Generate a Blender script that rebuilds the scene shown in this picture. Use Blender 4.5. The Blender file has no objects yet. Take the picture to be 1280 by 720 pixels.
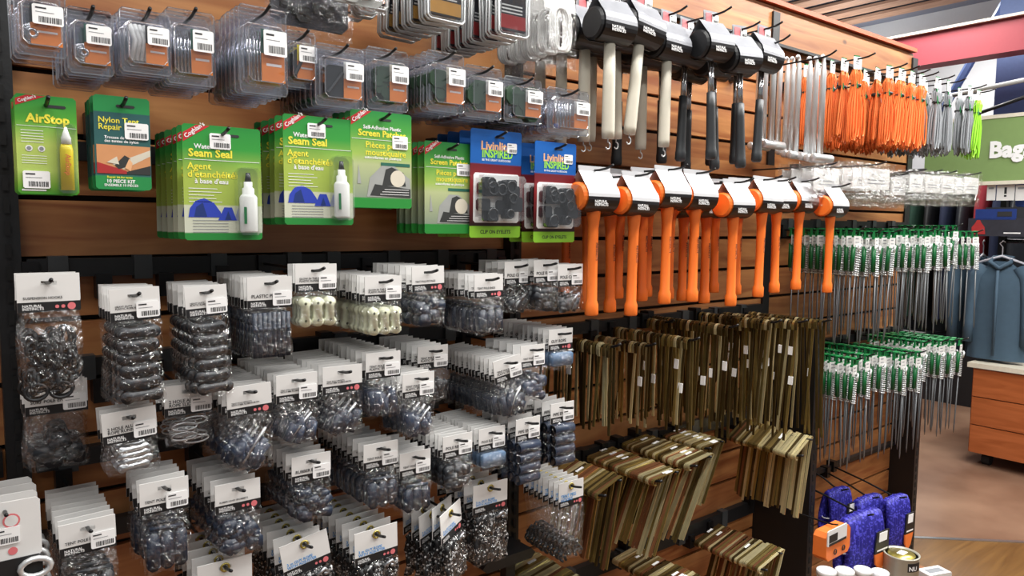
import bpy, math, random
from mathutils import Matrix, Vector
R = random.Random(7)
rad = math.radians
S = bpy.context.scene
COL = S.collection

# ------------------------------------------------------------------ camera, world, lights, exposure
FPX, YAW, PITCH, ROLL = 910.0, rad(51.8), rad(4.96), rad(0.53)
CAM = Vector((0.0, -1.3, 1.35))
FW = Vector((math.cos(PITCH)*math.cos(YAW), math.cos(PITCH)*math.sin(YAW), -math.sin(PITCH)))
_r0 = Vector((math.sin(YAW), -math.cos(YAW), 0)); _u0 = _r0.cross(FW)
RT = math.cos(ROLL)*_r0 + math.sin(ROLL)*_u0
UP = -math.sin(ROLL)*_r0 + math.cos(ROLL)*_u0
cd = bpy.data.cameras.new('camera'); cam = bpy.data.objects.new('camera', cd); COL.objects.link(cam)
cam.matrix_world = Matrix(((RT.x, UP.x, -FW.x, CAM.x), (RT.y, UP.y, -FW.y, CAM.y), (RT.z, UP.z, -FW.z, CAM.z), (0, 0, 0, 1)))
cd.sensor_width = 36; cd.lens = 36*FPX/1280; cd.clip_start = 0.02; cd.clip_end = 60
S.camera = cam
W = bpy.data.worlds.new('world'); S.world = W; W.use_nodes = True
W.node_tree.nodes['Background'].inputs[0].default_value = (0.93, 0.96, 1.0, 1)
W.node_tree.nodes['Background'].inputs[1].default_value = 0.22
def area(loc, size, power, rot=(0, 0, 0), col=(1, 0.985, 0.95)):
    l = bpy.data.lights.new('ceiling_and_fill_lamp', 'AREA'); l.shape = 'RECTANGLE'; l.size, l.size_y = size
    l.energy = power; l.color = col
    o = bpy.data.objects.new('ceiling_and_fill_lamp', l); COL.objects.link(o); o.location = loc; o.rotation_euler = rot
for x, pw in ((-0.6, 12), (0.9, 30), (2.4, 48), (3.9, 50)):
    area((x, -0.8, 2.85), (1.3, 0.16), pw)
    area((x, -2.3, 2.85), (1.3, 0.16), 15)
for x, y in ((5.6, -1.2), (5.6, 1.4), (7.9, -1.2), (7.9, 1.8)):  # unseen fill lamps, added to brighten the far wall and hall
    area((x, y, 3.5), (1.2, 0.3), 60)
for x, y in ((4.8, 1.2), (6.6, 2.6), (6.6, 0.2), (8.2, 3.2)):      # added uplights without any fixture, only there to brighten the ceiling
    area((x, y, 3.1), (1.2, 0.3), 13, (math.pi, 0, 0))
S.view_settings.view_transform = 'Standard'; S.view_settings.look = 'None'
S.view_settings.exposure = 0.22; S.view_settings.gamma = 1.0; S.view_settings.use_curve_mapping = False
try:
    S.cycles.transparent_max_bounces = 24
except Exception:
    pass

def ray(x, y): return FW + RT*((x-640)/FPX) - UP*((y-360)/FPX)
def at(x, y, D):                       # a point of the vertical plane that stands D in front of the wall
    d = ray(x, y); t = (-D-CAM.y)/d.y; return CAM + d*t
def atX(x, y, X):
    d = ray(x, y); return CAM + d*((X-CAM.x)/d.x)
def atZ(x, y, Z):
    d = ray(x, y); return CAM + d*((Z-CAM.z)/d.z)

# ------------------------------------------------------------------ materials
def lin(h):
    h = h.lstrip('#'); c = [int(h[i:i+2], 16)/255 for i in (0, 2, 4)]
    return tuple((v/12.92 if v <= .04045 else ((v+.055)/1.055)**2.4) for v in c) + (1,)
MATS = {}
def nodes(name):
    m = bpy.data.materials.new(name); m.use_nodes = True; nt = m.node_tree; nt.nodes.clear()
    return m, nt, nt.nodes.new, nt.links.new
def mat(name, col, rough=.5, metal=0, var=.12, scale=40, bump=0, bscale=200, coat=0, spec=.5, rnd=0):
    m, nt, N, L = nodes(name)
    out = N('ShaderNodeOutputMaterial'); p = N('ShaderNodeBsdfPrincipled'); L(p.outputs[0], out.inputs[0])
    tc = N('ShaderNodeTexCoord'); nz = N('ShaderNodeTexNoise'); nz.inputs['Scale'].default_value = scale; nz.inputs['Detail'].default_value = 4
    L(tc.outputs['Object'], nz.inputs['Vector'])
    mx = N('ShaderNodeMix'); mx.data_type = 'RGBA'; c = lin(col) if isinstance(col, str) else col
    mx.inputs[6].default_value = tuple(v*(1-var) for v in c[:3]) + (1,); mx.inputs[7].default_value = tuple(min(1, v*(1+var)) for v in c[:3]) + (1,)
    L(nz.outputs[0], mx.inputs[0]); src = mx.outputs[2]
    if rnd:
        oi = N('ShaderNodeObjectInfo'); mr = N('ShaderNodeMapRange'); mr.inputs[3].default_value = 1-rnd; mr.inputs[4].default_value = 1+rnd
        L(oi.outputs['Random'], mr.inputs[0]); hs = N('ShaderNodeHueSaturation'); L(mr.outputs[0], hs.inputs['Value']); L(src, hs.inputs['Color']); src = hs.outputs[0]
    L(src, p.inputs['Base Color'])
    p.inputs['Roughness'].default_value = rough; p.inputs['Metallic'].default_value = metal
    p.inputs['Coat Weight'].default_value = coat; p.inputs['Specular IOR Level'].default_value = spec
    if bump:
        b = N('ShaderNodeBump'); b.inputs['Strength'].default_value = bump; b.inputs['Distance'].default_value = .002
        n2 = N('ShaderNodeTexNoise'); n2.inputs['Scale'].default_value = bscale; L(tc.outputs['Object'], n2.inputs['Vector'])
        L(n2.outputs[0], b.inputs['Height']); L(b.outputs[0], p.inputs['Normal'])
    MATS[name] = m; return m
def film(name, tint, fac, rough, bscale=60, bstr=.6, bdist=.01, edge=.5):
    m, nt, N, L = nodes(name)
    out = N('ShaderNodeOutputMaterial'); mix = N('ShaderNodeMixShader'); L(mix.outputs[0], out.inputs[0])
    t = N('ShaderNodeBsdfTransparent'); t.inputs[0].default_value = tint
    g = N('ShaderNodeBsdfGlossy'); g.inputs['Roughness'].default_value = rough; g.inputs[0].default_value = (1, 1, 1, 1)
    tc = N('ShaderNodeTexCoord'); nz = N('ShaderNodeTexNoise'); nz.inputs['Scale'].default_value = bscale; nz.inputs['Detail'].default_value = 2; nz.inputs['Distortion'].default_value = .8
    L(tc.outputs['Object'], nz.inputs['Vector'])
    b = N('ShaderNodeBump'); b.inputs['Strength'].default_value = bstr; b.inputs['Distance'].default_value = bdist
    L(nz.outputs[0], b.inputs['Height']); L(b.outputs[0], g.inputs['Normal'])
    lw = N('ShaderNodeLayerWeight'); lw.inputs[0].default_value = .35
    mr = N('ShaderNodeMapRange'); mr.inputs[3].default_value = fac; mr.inputs[4].default_value = min(.85, fac+edge)
    L(lw.outputs['Facing'], mr.inputs[0]); L(mr.outputs[0], mix.inputs[0]); L(t.outputs[0], mix.inputs[1]); L(g.outputs[0], mix.inputs[2])
    MATS[name] = m; return m
def wood(name, c1, c2, axis='X', rough=.4, rnd=.14):
    m, nt, N, L = nodes(name)
    out = N('ShaderNodeOutputMaterial'); p = N('ShaderNodeBsdfPrincipled'); L(p.outputs[0], out.inputs[0])
    tc = N('ShaderNodeTexCoord'); mp = N('ShaderNodeMapping'); oi = N('ShaderNodeObjectInfo')
    sc = {'X': (1.6, 14, 16), 'Y': (14, 1.6, 16)}[axis]; mp.inputs['Scale'].default_value = sc
    ad = N('ShaderNodeVectorMath'); ad.operation = 'MULTIPLY_ADD'; ad.inputs[1].default_value = (1, 1, 1)
    cb = N('ShaderNodeCombineXYZ'); mu = N('ShaderNodeMath'); mu.operation = 'MULTIPLY'; mu.inputs[1].default_value = 37.0
    L(oi.outputs['Random'], mu.inputs[0]); [L(mu.outputs[0], cb.inputs[i]) for i in range(3)]
    L(tc.outputs['Object'], ad.inputs[0]); L(cb.outputs[0], ad.inputs[2]); L(ad.outputs[0], mp.inputs[0])
    nz = N('ShaderNodeTexNoise'); nz.inputs['Scale'].default_value = 1.6; nz.inputs['Detail'].default_value = 7; nz.inputs['Distortion'].default_value = 1.2
    L(mp.outputs[0], nz.inputs['Vector'])
    rp = N('ShaderNodeValToRGB'); rp.color_ramp.elements[0].position = .3; rp.color_ramp.elements[1].position = .72
    rp.color_ramp.elements[0].color = lin(c1); rp.color_ramp.elements[1].color = lin(c2); L(nz.outputs[0], rp.inputs[0])
    # knots
    vo = N('ShaderNodeTexVoronoi'); vo.inputs['Scale'].default_value = 3.2; vm = N('ShaderNodeMapping'); vm.inputs['Scale'].default_value = (.8, 1, 1.5)
    L(ad.outputs[0], vm.inputs[0]); L(vm.outputs[0], vo.inputs['Vector'])
    kr = N('ShaderNodeMapRange'); kr.inputs[1].default_value = .02; kr.inputs[2].default_value = .05; kr.inputs[3].default_value = .25; kr.inputs[4].default_value = 1
    L(vo.outputs['Distance'], kr.inputs[0])
    mk = N('ShaderNodeMix'); mk.data_type = 'RGBA'; mk.inputs[6].default_value = lin('3a1d0e'); L(kr.outputs[0], mk.inputs[0]); L(rp.outputs[0], mk.inputs[7])
    mr = N('ShaderNodeMapRange'); mr.inputs[3].default_value = 1-rnd; mr.inputs[4].default_value = 1+rnd; L(oi.outputs['Random'], mr.inputs[0])
    hs = N('ShaderNodeHueSaturation'); L(mr.outputs[0], hs.inputs['Value']); L(mk.outputs[2], hs.inputs['Color'])
    L(hs.outputs[0], p.inputs['Base Color']); p.inputs['Roughness'].default_value = rough
    b = N('ShaderNodeBump'); b.inputs['Strength'].default_value = .15; b.inputs['Distance'].default_value = .002; L(nz.outputs[0], b.inputs['Height']); L(b.outputs[0], p.inputs['Normal'])
    MATS[name] = m; return m
def gradient(name, stops, rough=.35):      # printed colour run of a card, bottom to top
    m, nt, N, L = nodes(name)
    out = N('ShaderNodeOutputMaterial'); p = N('ShaderNodeBsdfPrincipled'); L(p.outputs[0], out.inputs[0])
    tc = N('ShaderNodeTexCoord'); sp = N('ShaderNodeSeparateXYZ'); L(tc.outputs['Generated'], sp.inputs[0])
    rp = N('ShaderNodeValToRGB'); el = rp.color_ramp.elements
    el[0].position, el[0].color = stops[0][0], lin(stops[0][1]); el[1].position, el[1].color = stops[-1][0], lin(stops[-1][1])
    for q, c in stops[1:-1]:
        e = el.new(q); e.color = lin(c)
    L(sp.outputs[2], rp.inputs[0]); L(rp.outputs[0], p.inputs['Base Color']); p.inputs['Roughness'].default_value = rough
    MATS[name] = m; return m
def speckle(name, dark, light, scale=260, thr=.5, rough=.6):
    m, nt, N, L = nodes(name)
    out = N('ShaderNodeOutputMaterial'); p = N('ShaderNodeBsdfPrincipled'); L(p.outputs[0], out.inputs[0])
    tc = N('ShaderNodeTexCoord'); vo = N('ShaderNodeTexVoronoi'); vo.inputs['Scale'].default_value = scale; L(tc.outputs['Object'], vo.inputs['Vector'])
    sp = N('ShaderNodeSeparateColor'); L(vo.outputs['Color'], sp.inputs[0])
    gt = N('ShaderNodeMath'); gt.operation = 'GREATER_THAN'; gt.inputs[1].default_value = thr; L(sp.outputs[0], gt.inputs[0])
    mx = N('ShaderNodeMix'); mx.data_type = 'RGBA'; mx.inputs[6].default_value = lin(dark); mx.inputs[7].default_value = lin(light); L(gt.outputs[0], mx.inputs[0])
    L(mx.outputs[2], p.inputs['Base Color']); p.inputs['Roughness'].default_value = rough
    MATS[name] = m; return m
def tiles(name):
    m, nt, N, L = nodes(name)
    out = N('ShaderNodeOutputMaterial'); p = N('ShaderNodeBsdfPrincipled'); L(p.outputs[0], out.inputs[0])
    tc = N('ShaderNodeTexCoord'); nz = N('ShaderNodeTexNoise'); nz.inputs['Scale'].default_value = 2.2; nz.inputs['Detail'].default_value = 6; L(tc.outputs['Object'], nz.inputs['Vector'])
    rp = N('ShaderNodeValToRGB'); rp.color_ramp.elements[0].position = .3; rp.color_ramp.elements[1].position = .7
    rp.color_ramp.elements[0].color = lin('6b4d3c'); rp.color_ramp.elements[1].color = lin('9a7a64'); L(nz.outputs[0], rp.inputs[0])
    L(rp.outputs[0], p.inputs['Base Color']); p.inputs['Roughness'].default_value = .35
    MATS[name] = m; return m

wood('plank_wood', '844a28', 'ba8350'); wood('cabinet_wood', '9a4f24', 'b9683a', 'Y', .35, .06); wood('ceiling_wood', '94705c', 'b8937a', 'Y', .6, .1)
wood('floor_wood', '5e401f', '7c5a30', 'X', .35, .05)
tiles('floor_tile')
mat('groove_dark', '1c1310', .9); mat('steel_black', '17181a', .45, 0, .15, bump=.1); mat('hook_black', '1b1b1d', .38, .3)
mat('clip_grey', '3b3e40', .4); mat('paper', 'e4e3e1', .55, var=.03); mat('paper_old', 'dcdad6', .6, var=.05); mat('band_black', '1b1b1d', .5, var=.1)
mat('print_dark', '2b2b2e', .6); mat('print_white', 'f4f4f4', .5, var=.02); mat('print_red', 'e0767b', .5); mat('print_blue', '2f8fd6', .5); mat('print_grey', '8b8f94', .6)
mat('print_yellow', 'f5e94a', .45, var=.03); mat('coghlan_red', 'c5262f', .45, var=.05); mat('sticker', 'fbfbfb', .5, var=.02)
film('bag_film', (.965, .97, .975, 1), .05, .15, 90, .9, .012, .4); film('shell_edge', (.95, .96, 1, 1), .5, .18, 20, .1, .004, .3); film('shell_film', (.94, .95, .985, 1), .15, .07, 28, .3, .006, .6)
film('blister_film', (.96, .97, .97, 1), .08, .06, 20, .15, .004); mat('slot_dark', '0c0c0d', .8); mat('rod_steel', '85888b', .38, .8, .1, rnd=.12)
mat('rubber_black', '1a1b1e', .55, var=.2, bump=.2, bscale=500); mat('plastic_navy', '1f2a3c', .4, var=.25); mat("plastic_slate", "313c50", .35, var=.15)
mat('plastic_dark', '24272d', .4, var=.2); mat('plastic_glow', 'e4e6c8', .45, var=.04); mat('hole_dark', '55563f', .6); mat('alu', 'b9bcc0', .28, .9, .08)
mat('pack_blue', '56708e', .5); mat('chrome', 'd5d7da', .16, 1, .05); mat('galv', 'cfd2d4', .33, .85, .08, rnd=.08); mat('white_metal', 'dfe1e2', .3, .55, .05)
mat('brass_steel', '9c8a55', .3, .8, .3, 30, rnd=.4); mat('brass_rust', '9a6a4a', .34, .7, .3, 30, rnd=.3); mat('brass_pale', 'e2d7a8', .34, .7, .25, 30, rnd=.3); mat('brass_dark', '5f5030', .34, .75, .3, 30, rnd=.3)
mat('mallet_black', '17181b', .5, var=.2); mat('handle_wood', 'd9d3c2', .55, var=.06, rnd=.05); mat('grip_black', '2a2d30', .5, var=.15)
mat('orange', 'fb7d2e', .42, var=.05, rnd=.05); mat('sleeve_card', '9a9ca2', .22, var=.2, scale=18); mat('sleeve_white', 'c9cacd', .3, var=.1, scale=18); mat('sleeve_dark', '232326', .35)
mat('rope_orange', 'f57b38', .6, var=.18, scale=90, rnd=.1); mat('rope_grey', '8e9296', .6, var=.15, scale=90); mat('rope_lime', '8fd02f', .6); mat('rope_white', 'e8e8e6', .6)
mat('hanger_green', '12783f', .4, var=.15); mat('tube_green', '0b5f30', .35, var=.2); speckle('rope_braid', '141416', 'c8c8c8', 300, .84)
speckle('rope_blue', '1f1b86', '4b48c4', 190, .72); mat('tie_white', 'dcdce6', .5); mat('label_orange', 'ef7a34', .45)
gradient('airstop_print', [(0, '3d8f2a'), (.1, '7aab3a'), (.25, 'b7cf6a'), (.5, 'bcd26a'), (.75, '57a637'), (1, '2f9440')])
gradient('seam_print', [(0, '2d8a3e'), (.06, '2d8a3e'), (.07, 'cfd3c2'), (.3, 'cdd2b8'), (.31, 'a9bf58'), (.55, 'a7bd52'), (.8, '3a9a3f'), (1, '2b8c3d')])
gradient('screen_print', [(0, '2f8f3c'), (.1, '2f8f3c'), (.11, '8c9a86'), (.45, 'b6c08e'), (.55, 'a2c05c'), (.8, '4ea342'), (1, '2a8a42')])
gradient('nylon_print', [(0, '2f9350'), (.14, '2f9350'), (.15, '3a6a66'), (.82, '335f60'), (.83, '2f9350'), (1, '2f9350')])
gradient('clip_print', [(0, '93d13b'), (.105, '93d13b'), (.11, '2a1518'), (.5, '8d2427'), (.68, '6b1d28'), (.69, '1b5fae'), (1, '1a63b8')])
mat('pic_blue', '3248b8', .4); mat('pic_navy', '243a7a', .4); mat('pic_grey', 'a3a6a3', .4); mat('pic_dark', '3a3c3b', .4); mat('pic_tan', 'd89a6a', .4); mat('pic_red', 'b03535', .4); mat('pic_cream', 'ddd6c4', .4)
mat('bottle_white', 'f2f3f1', .35, var=.03); mat('tube_yellow', 'f1dc2c', .35, var=.05); mat('cap_dark', '2e3134', .4); mat('leaf_dark', '2f4a35', .5, var=.3, scale=60)
mat('teal_card', '2f6a58', .4); mat('orange_card', 'e98a3d', .4, var=.06); mat('tan_card', 'd7a356', .4); mat('photo_dark', '34343c', .4, var=.3, scale=30)
mat('text_lime', '9be04a', .4); mat('text_peach', 'f0b98a', .4)
mat('wall_white', 'c9ccd0', .7, var=.04); mat('beam_red', 'a8454f', .55, var=.06); mat('column_blue', '5570a8', .5); mat('sign_green', '7f9a5e', .6, var=.05); mat('dark_panel', '2b2c30', .6)
mat('shirt_blue', '42586a', .85, var=.15, scale=30, bump=.3, bscale=500); mat('shirt_deep', '31485e', .85, var=.15, scale=30); mat('ceiling_grey', '7a8090', .7); mat('trim_red', 'c4562f', .5)
mat('tin', 'b3b0a2', .35, .25); mat('tin_gold', 'b8a85a', .3, .8); mat('tin_dark', '1f1f22', .5); mat('cup_white', 'e6e7e6', .4); mat('rubber_tyre', '1a1a1a', .7)

# ------------------------------------------------------------------ mesh builder
class MB:
    def __init__(s): s.v = []; s.f = []; s.m = []
    def add(s, vs, fs, m=0):
        o = len(s.v); s.v += [tuple(v) for v in vs]; s.f += [tuple(i+o for i in f) for f in fs]; s.m += [m]*len(fs); return s
    def box(s, x0, x1, y0, y1, z0, z1, m=0):
        return s.add([(x, y, z) for x in (x0, x1) for y in (y0, y1) for z in (z0, z1)],
                     [(0, 1, 3, 2), (4, 6, 7, 5), (0, 4, 5, 1), (2, 3, 7, 6), (0, 2, 6, 4), (1, 5, 7, 3)], m)
    def bev(s, x0, x1, y0, y1, z0, z1, b, m=0):           # box with chamfered vertical and front edges (outline rounded in XZ)
        o = [(x0+b, z0), (x1-b, z0), (x1, z0+b), (x1, z1-b), (x1-b, z1), (x0+b, z1), (x0, z1-b), (x0, z0+b)]
        return s.prism(o, y0, y1, m)
    def prism(s, o, y0, y1, m=0):                          # outline in (x, z), from y0 (front) to y1
        n = len(o); vs = [(x, y0, z) for x, z in o] + [(x, y1, z) for x, z in o]
        fs = [tuple(range(n)), tuple(range(2*n-1, n-1, -1))] + [(i, i+n, (i+1) % n+n, (i+1) % n) for i in range(n)]
        return s.add(vs, fs, m)
    def poly(s, o, y, m=0):
        return s.add([(x, y, z) for x, z in o], [tuple(range(len(o)))], m)
    def quad(s, x0, x1, z0, z1, y, m=0): return s.poly([(x0, z0), (x1, z0), (x1, z1), (x0, z1)], y, m)
    def disc(s, cx, cz, r, y, m=0, n=12): return s.poly([(cx+r*math.cos(2*math.pi*i/n), cz+r*math.sin(2*math.pi*i/n)) for i in range(n)], y, m)
    def tube(s, pts, r, n=6, m=0, closed=False, cap=True):
        P = [Vector(p) for p in pts]; k = len(P); rs = r if isinstance(r, (list, tuple)) else [r]*k
        vs = []; nv = None
        for i in range(k):
            a = P[(i-1) % k] if (closed or i > 0) else P[i]; b = P[(i+1) % k] if (closed or i < k-1) else P[i]
            t = (b-a).normalized() if (b-a).length > 1e-9 else Vector((0, 0, 1))
            if nv is None:
                nv = t.orthogonal().normalized()
            else:
                nv = nv - t*nv.dot(t); nv = nv.normalized() if nv.length > 1e-6 else t.orthogonal().normalized()
            bn = t.cross(nv)
            for j in range(n):
                an = 2*math.pi*j/n; vs.append(P[i] + (nv*math.cos(an)+bn*math.sin(an))*rs[i])
        fs = []
        for i in range(k if closed else k-1):
            for j in range(n):
                a = i*n+j; b = i*n+(j+1) % n; c = ((i+1) % k)*n+(j+1) % n; d = ((i+1) % k)*n+j; fs.append((a, b, c, d))
        if cap and not closed:
            fs.append(tuple(range(n-1, -1, -1))); fs.append(tuple(range((k-1)*n, k*n)))
        return s.add(vs, fs, m)
    def lathe(s, prof, axis='z', c=(0, 0, 0), n=14, m=0, sx=1, sy=1):   # prof: (radius, t along axis)
        vs = []
        for r, t in prof:
            for j in range(n):
                a = 2*math.pi*j/n; u, w = r*math.cos(a)*sx, r*math.sin(a)*sy
                q = {'z': (u, w, t), 'x': (t, u, w), 'y': (u, t, w)}[axis]; vs.append((q[0]+c[0], q[1]+c[1], q[2]+c[2]))
        fs = [(i*n+j, i*n+(j+1) % n, (i+1)*n+(j+1) % n, (i+1)*n+j) for i in range(len(prof)-1) for j in range(n)]
        if prof[0][0] > 1e-6: fs.append(tuple(range(n-1, -1, -1)))
        if prof[-1][0] > 1e-6: fs.append(tuple(range((len(prof)-1)*n, len(prof)*n)))
        return s.add(vs, fs, m)
    def grid(s, fn, nu, nv, m=0):
        vs = [fn(i/nu, j/nv) for j in range(nv+1) for i in range(nu+1)]
        return s.add(vs, [(j*(nu+1)+i, j*(nu+1)+i+1, (j+1)*(nu+1)+i+1, (j+1)*(nu+1)+i) for j in range(nv) for i in range(nu)], m)
    def ribbon(s, path, y0, y1, th, m=0):                  # strip of metal bent along path in (x, z), as wide as y0..y1
        n = len(path); L = []; Rr = []
        for i in range(n):
            a = path[max(0, i-1)]; b = path[min(n-1, i+1)]; dx, dz = b[0]-a[0], b[1]-a[1]; l = math.hypot(dx, dz) or 1
            nx, nz = -dz/l*th/2, dx/l*th/2; L.append((path[i][0]+nx, path[i][1]+nz)); Rr.append((path[i][0]-nx, path[i][1]-nz))
        vs = []
        for i in range(n): vs += [(L[i][0], y0, L[i][1]), (L[i][0], y1, L[i][1]), (Rr[i][0], y1, Rr[i][1]), (Rr[i][0], y0, Rr[i][1])]
        fs = []
        for i in range(n-1):
            for j in range(4): fs.append((i*4+j, i*4+(j+1) % 4, (i+1)*4+(j+1) % 4, (i+1)*4+j))
        fs += [(3, 2, 1, 0), ((n-1)*4, (n-1)*4+1, (n-1)*4+2, (n-1)*4+3)]
        return s.add(vs, fs, m)
    def move(s, dx, dy, dz): s.v = [(x+dx, y+dy, z+dz) for x, y, z in s.v]; return s
    def mesh(s, name, mats, smooth=False):
        me = bpy.data.meshes.new(name); me.from_pydata(s.v, [], s.f); me.validate()
        for k in ([mats] if isinstance(mats, str) else mats): me.materials.append(MATS[k])
        if len(me.polygons) == len(s.m): me.polygons.foreach_set('material_index', s.m)
        if smooth: me.polygons.foreach_set('use_smooth', [True]*len(me.polygons))
        me.update(); return me

def ob(name, me, parent=None, loc=(0, 0, 0), rot=(0, 0, 0)):
    o = bpy.data.objects.new(name, me); COL.objects.link(o); o.parent = parent; o.location = loc; o.rotation_euler = rot; return o
def tag(o, label, cat, group=None):
    o['label'] = label; o['category'] = cat
    if group: o['group'] = group
    return o
def thing(name, label, cat, loc, rot=(0, 0, 0), group=None):
    o = bpy.data.objects.new(name, None); COL.objects.link(o); o.location = loc; o.rotation_euler = rot; o.empty_display_size = .01
    return tag(o, label, cat, group)
def struct(name, me, parent=None, loc=(0, 0, 0)):
    o = ob(name, me, parent, loc)
    if parent is None: o['kind'] = 'structure'
    return o
def place(proto, name, label, cat, loc, rot=(0, 0, 0), group=None):
    """proto: list of (part name, mesh, loc, parent index or None)"""
    t = thing(name, label, cat, loc, rot, group); made = []
    for nm, me, l, pi in proto:
        made.append(ob(nm, me, t if pi is None else made[pi], l))
    return t
TEXT = {}
def text(body, width, mat_, bold=.0, h=None, align='LEFT', lines=1.0):
    key = (body, round(width, 4), mat_, bold, align)
    if key in TEXT: return TEXT[key]
    cu = bpy.data.curves.new('lettering', 'FONT'); cu.body = body; cu.size = 1; cu.offset = bold; cu.align_x = align; cu.space_line = lines; cu.resolution_u = 2
    o = bpy.data.objects.new('lettering', cu); COL.objects.link(o)
    me = bpy.data.meshes.new_from_object(o); bpy.data.objects.remove(o); bpy.data.curves.remove(cu)
    xs = [v.co.x for v in me.vertices] or [0, 1]; k = width/max(1e-6, max(xs)-min(xs)); x0 = min(xs) if align == 'LEFT' else 0
    kz = k*(h or 1.0)
    for v in me.vertices: v.co = ((v.co.x-x0)*k, 0, v.co.y*kz)
    me.materials.clear(); me.materials.append(MATS[mat_]); me.name = 'lettering'; TEXT[key] = me; return me

# ------------------------------------------------------------------ the setting
XB = [-0.75, 0.065, 1.02, 2.02, 2.97]
G0 = [1.385, 1.385, 1.318, 1.318]
back = MB().box(XB[0], XB[-1], .012, .04, 0, 2.015).mesh('wall_back', 'groove_dark')
wall = struct('wall_back', back)
for b in range(4):
    g = G0[b]; zs = [g+.093*k for k in range(-16, 12)]; zs = [z for z in zs if .02 < z < 1.9]
    edges = [0.0] + zs; edges[-1] = edges[-1] if edges[-1] < 1.9 else 1.89
    edges.append(2.02)
    if edges[-1]-edges[-2] < .07: edges.pop(-2)
    for z0, z1 in zip(edges[:-1], edges[1:]):
        x0, x1 = XB[b]+.002, XB[b+1]-.002; zc = (z0+z1)/2; h = (z1-z0)/2-.0045; y = R.uniform(-.0015, .0015)
        p = MB().prism([(x0, zc-h), (x1, zc-h), (x1, zc+h), (x0, zc+h)], y-.002, .012)
        p = MB().box(x0, x1, y-.002, .0115, zc-h, zc+h)
        ob('plank', p.mesh('plank', 'plank_wood'), wall)
tr = struct('trim_1', MB().box(XB[0], XB[-1], -.014, .045, 2.02, 2.034).mesh('trim_1', 'trim_red'))
lb = tag(ob('ledge_board', MB().bev(1.045, 1.995, -.045, -.006, 1.497, 1.535, .003).mesh('ledge_board', 'plank_wood')), 'narrow brown wooden ledge under the black mallets, above the orange mallets', 'ledge')
sx, sy = atZ(1160, 675, 0), atZ(1280, 680, 0); d = (sy-sx).normalized()
floor = struct('floor', MB().box(-6, 12, -7, 8, -.06, 0).mesh('floor', 'floor_tile'))
a, b_ = sx-d*.9, sx+d*6; nrm = Vector((d.y, -d.x, 0))
def flat_poly(pts, z0, z1):
    n = len(pts); m = MB(); m.add([(p.x, p.y, z0) for p in pts]+[(p.x, p.y, z1) for p in pts], [tuple(range(n)), tuple(range(2*n-1, n-1, -1))]+[(i, (i+1) % n, (i+1) % n+n, i+n) for i in range(n)]); return m
side = nrm if nrm.x < 0 else -nrm
ob('floor_boards', flat_poly([a, b_, b_+side*4, a+side*4], .0, .004).mesh('floor_boards', 'floor_wood'), floor)
ob('floor_seam', flat_poly([a, b_, b_-side*.02, a-side*.02], .0, .007).mesh('floor_seam', 'alu'), floor)
ceil = struct('ceiling', MB().box(-6, 12, -7, 8, 3.85, 3.95).mesh('ceiling', 'ceiling_grey'))
pl = MB().box(-.1, .1, -6, 7, 0, .03).mesh('plank', 'ceiling_wood')
for k in range(18): ob('plank', pl, ceil, (2.6+.36*k, 0, 3.8))
struct('wall_far', MB().box(9.2, 9.3, -7, 8, 0, 3.85).mesh('wall_far', 'wall_white'))
struct('wall_behind', MB().box(-6, 9.2, 7.9, 8, 0, 3.85).mesh('wall_behind', 'wall_white'))
PH = .2
def post(x, w, dep, lab, ztop=2.0):
    m = MB().box(x-w/2, x+w/2, -min(dep, .03), .05, 0, 2.0)
    if dep > .05: m = MB().box(x-w/2, x+w/2, -.008, .05, .0, 2.0).box(x-w/2+.001, x+w/2-.001, -dep, -.008, 0, ztop)
    t = thing('upright_post', lab, 'post', (x, 0, 0)); m.move(-x, 0, 0); ob('post_body', m.mesh('post_body', 'steel_black'), t)
    sl = MB()
    for k in range(60 if dep < .05 else int(ztop/.032)-3): sl.box(-w*.12, w*.12, -dep-.0008, -dep+.001, .08+k*.032, .1+k*.032)
    ob('slots', sl.mesh('slots', 'slot_dark'), t)['kind'] = 'stuff'
post(.078, .03, .035, 'black steel upright post beside the bags of suspension rings')
post(1.01, .03, .035, 'black steel upright post between the white rope hanks and the mallets')
post(2.03, .035, .19, 'black steel upright post between the golden pegs and the green spring stakes', 1.06)
post(2.975, .04, .095, 'black steel upright post at the end of the plank wall by the blue rope', .95)
def rail(x0, x1, z, lab, h=.028, clips=0):
    t = thing('hook_rail', lab, 'rail', (x0, 0, z)); w = x1-x0
    ob('bar', MB().box(0, w, -.022, -.004, -h/2, h/2).mesh('bar', 'steel_black'), t)
    for k in range(clips):
        cx = w*(k+.3+R.uniform(0, .4))/clips
        ob('clip', MB().box(cx-.013, cx+.013, -.026, -.004, -h/2-.006, h/2+.004).mesh('clip', 'clip_grey'), t)
for z, nm in ((1.279, 'first'), (1.125, 'second'), (.985, 'third'), (.862, 'fourth')):
    rail(.1, .985, z, 'black slotted bar carrying the %s tier of header bags' % {'first': 'top', 'second': 'second', 'third': 'third', 'fourth': 'rope card'}[nm], clips=8)
rail(.1, .985, 1.64, 'black slotted bar behind the clamshell packs', clips=4); rail(.1, .985, 1.455, 'black slotted bar behind the green repair cards', clips=4)
rail(1.035, 2.9, 1.9, 'thin black bar behind the black mallets', .009); rail(1.035, 1.99, 1.47, 'black slotted bar behind the orange mallets', clips=8)
rail(1.035, 1.99, 1.1, 'black slotted bar behind the hanging golden pegs', clips=6); rail(1.035, 1.99, .775, 'black slotted bar above the folded golden pegs', .04, 5); rail(1.035, 1.99, .47, 'black slotted bar above the lowest golden pegs', .04, 4)
rail(2.06, 2.94, 1.78, 'black slotted bar behind the orange and grey rope hanks', clips=4); rail(2.06, 2.94, 1.36, 'black slotted bar behind the upper green stakes', clips=5)
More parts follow.
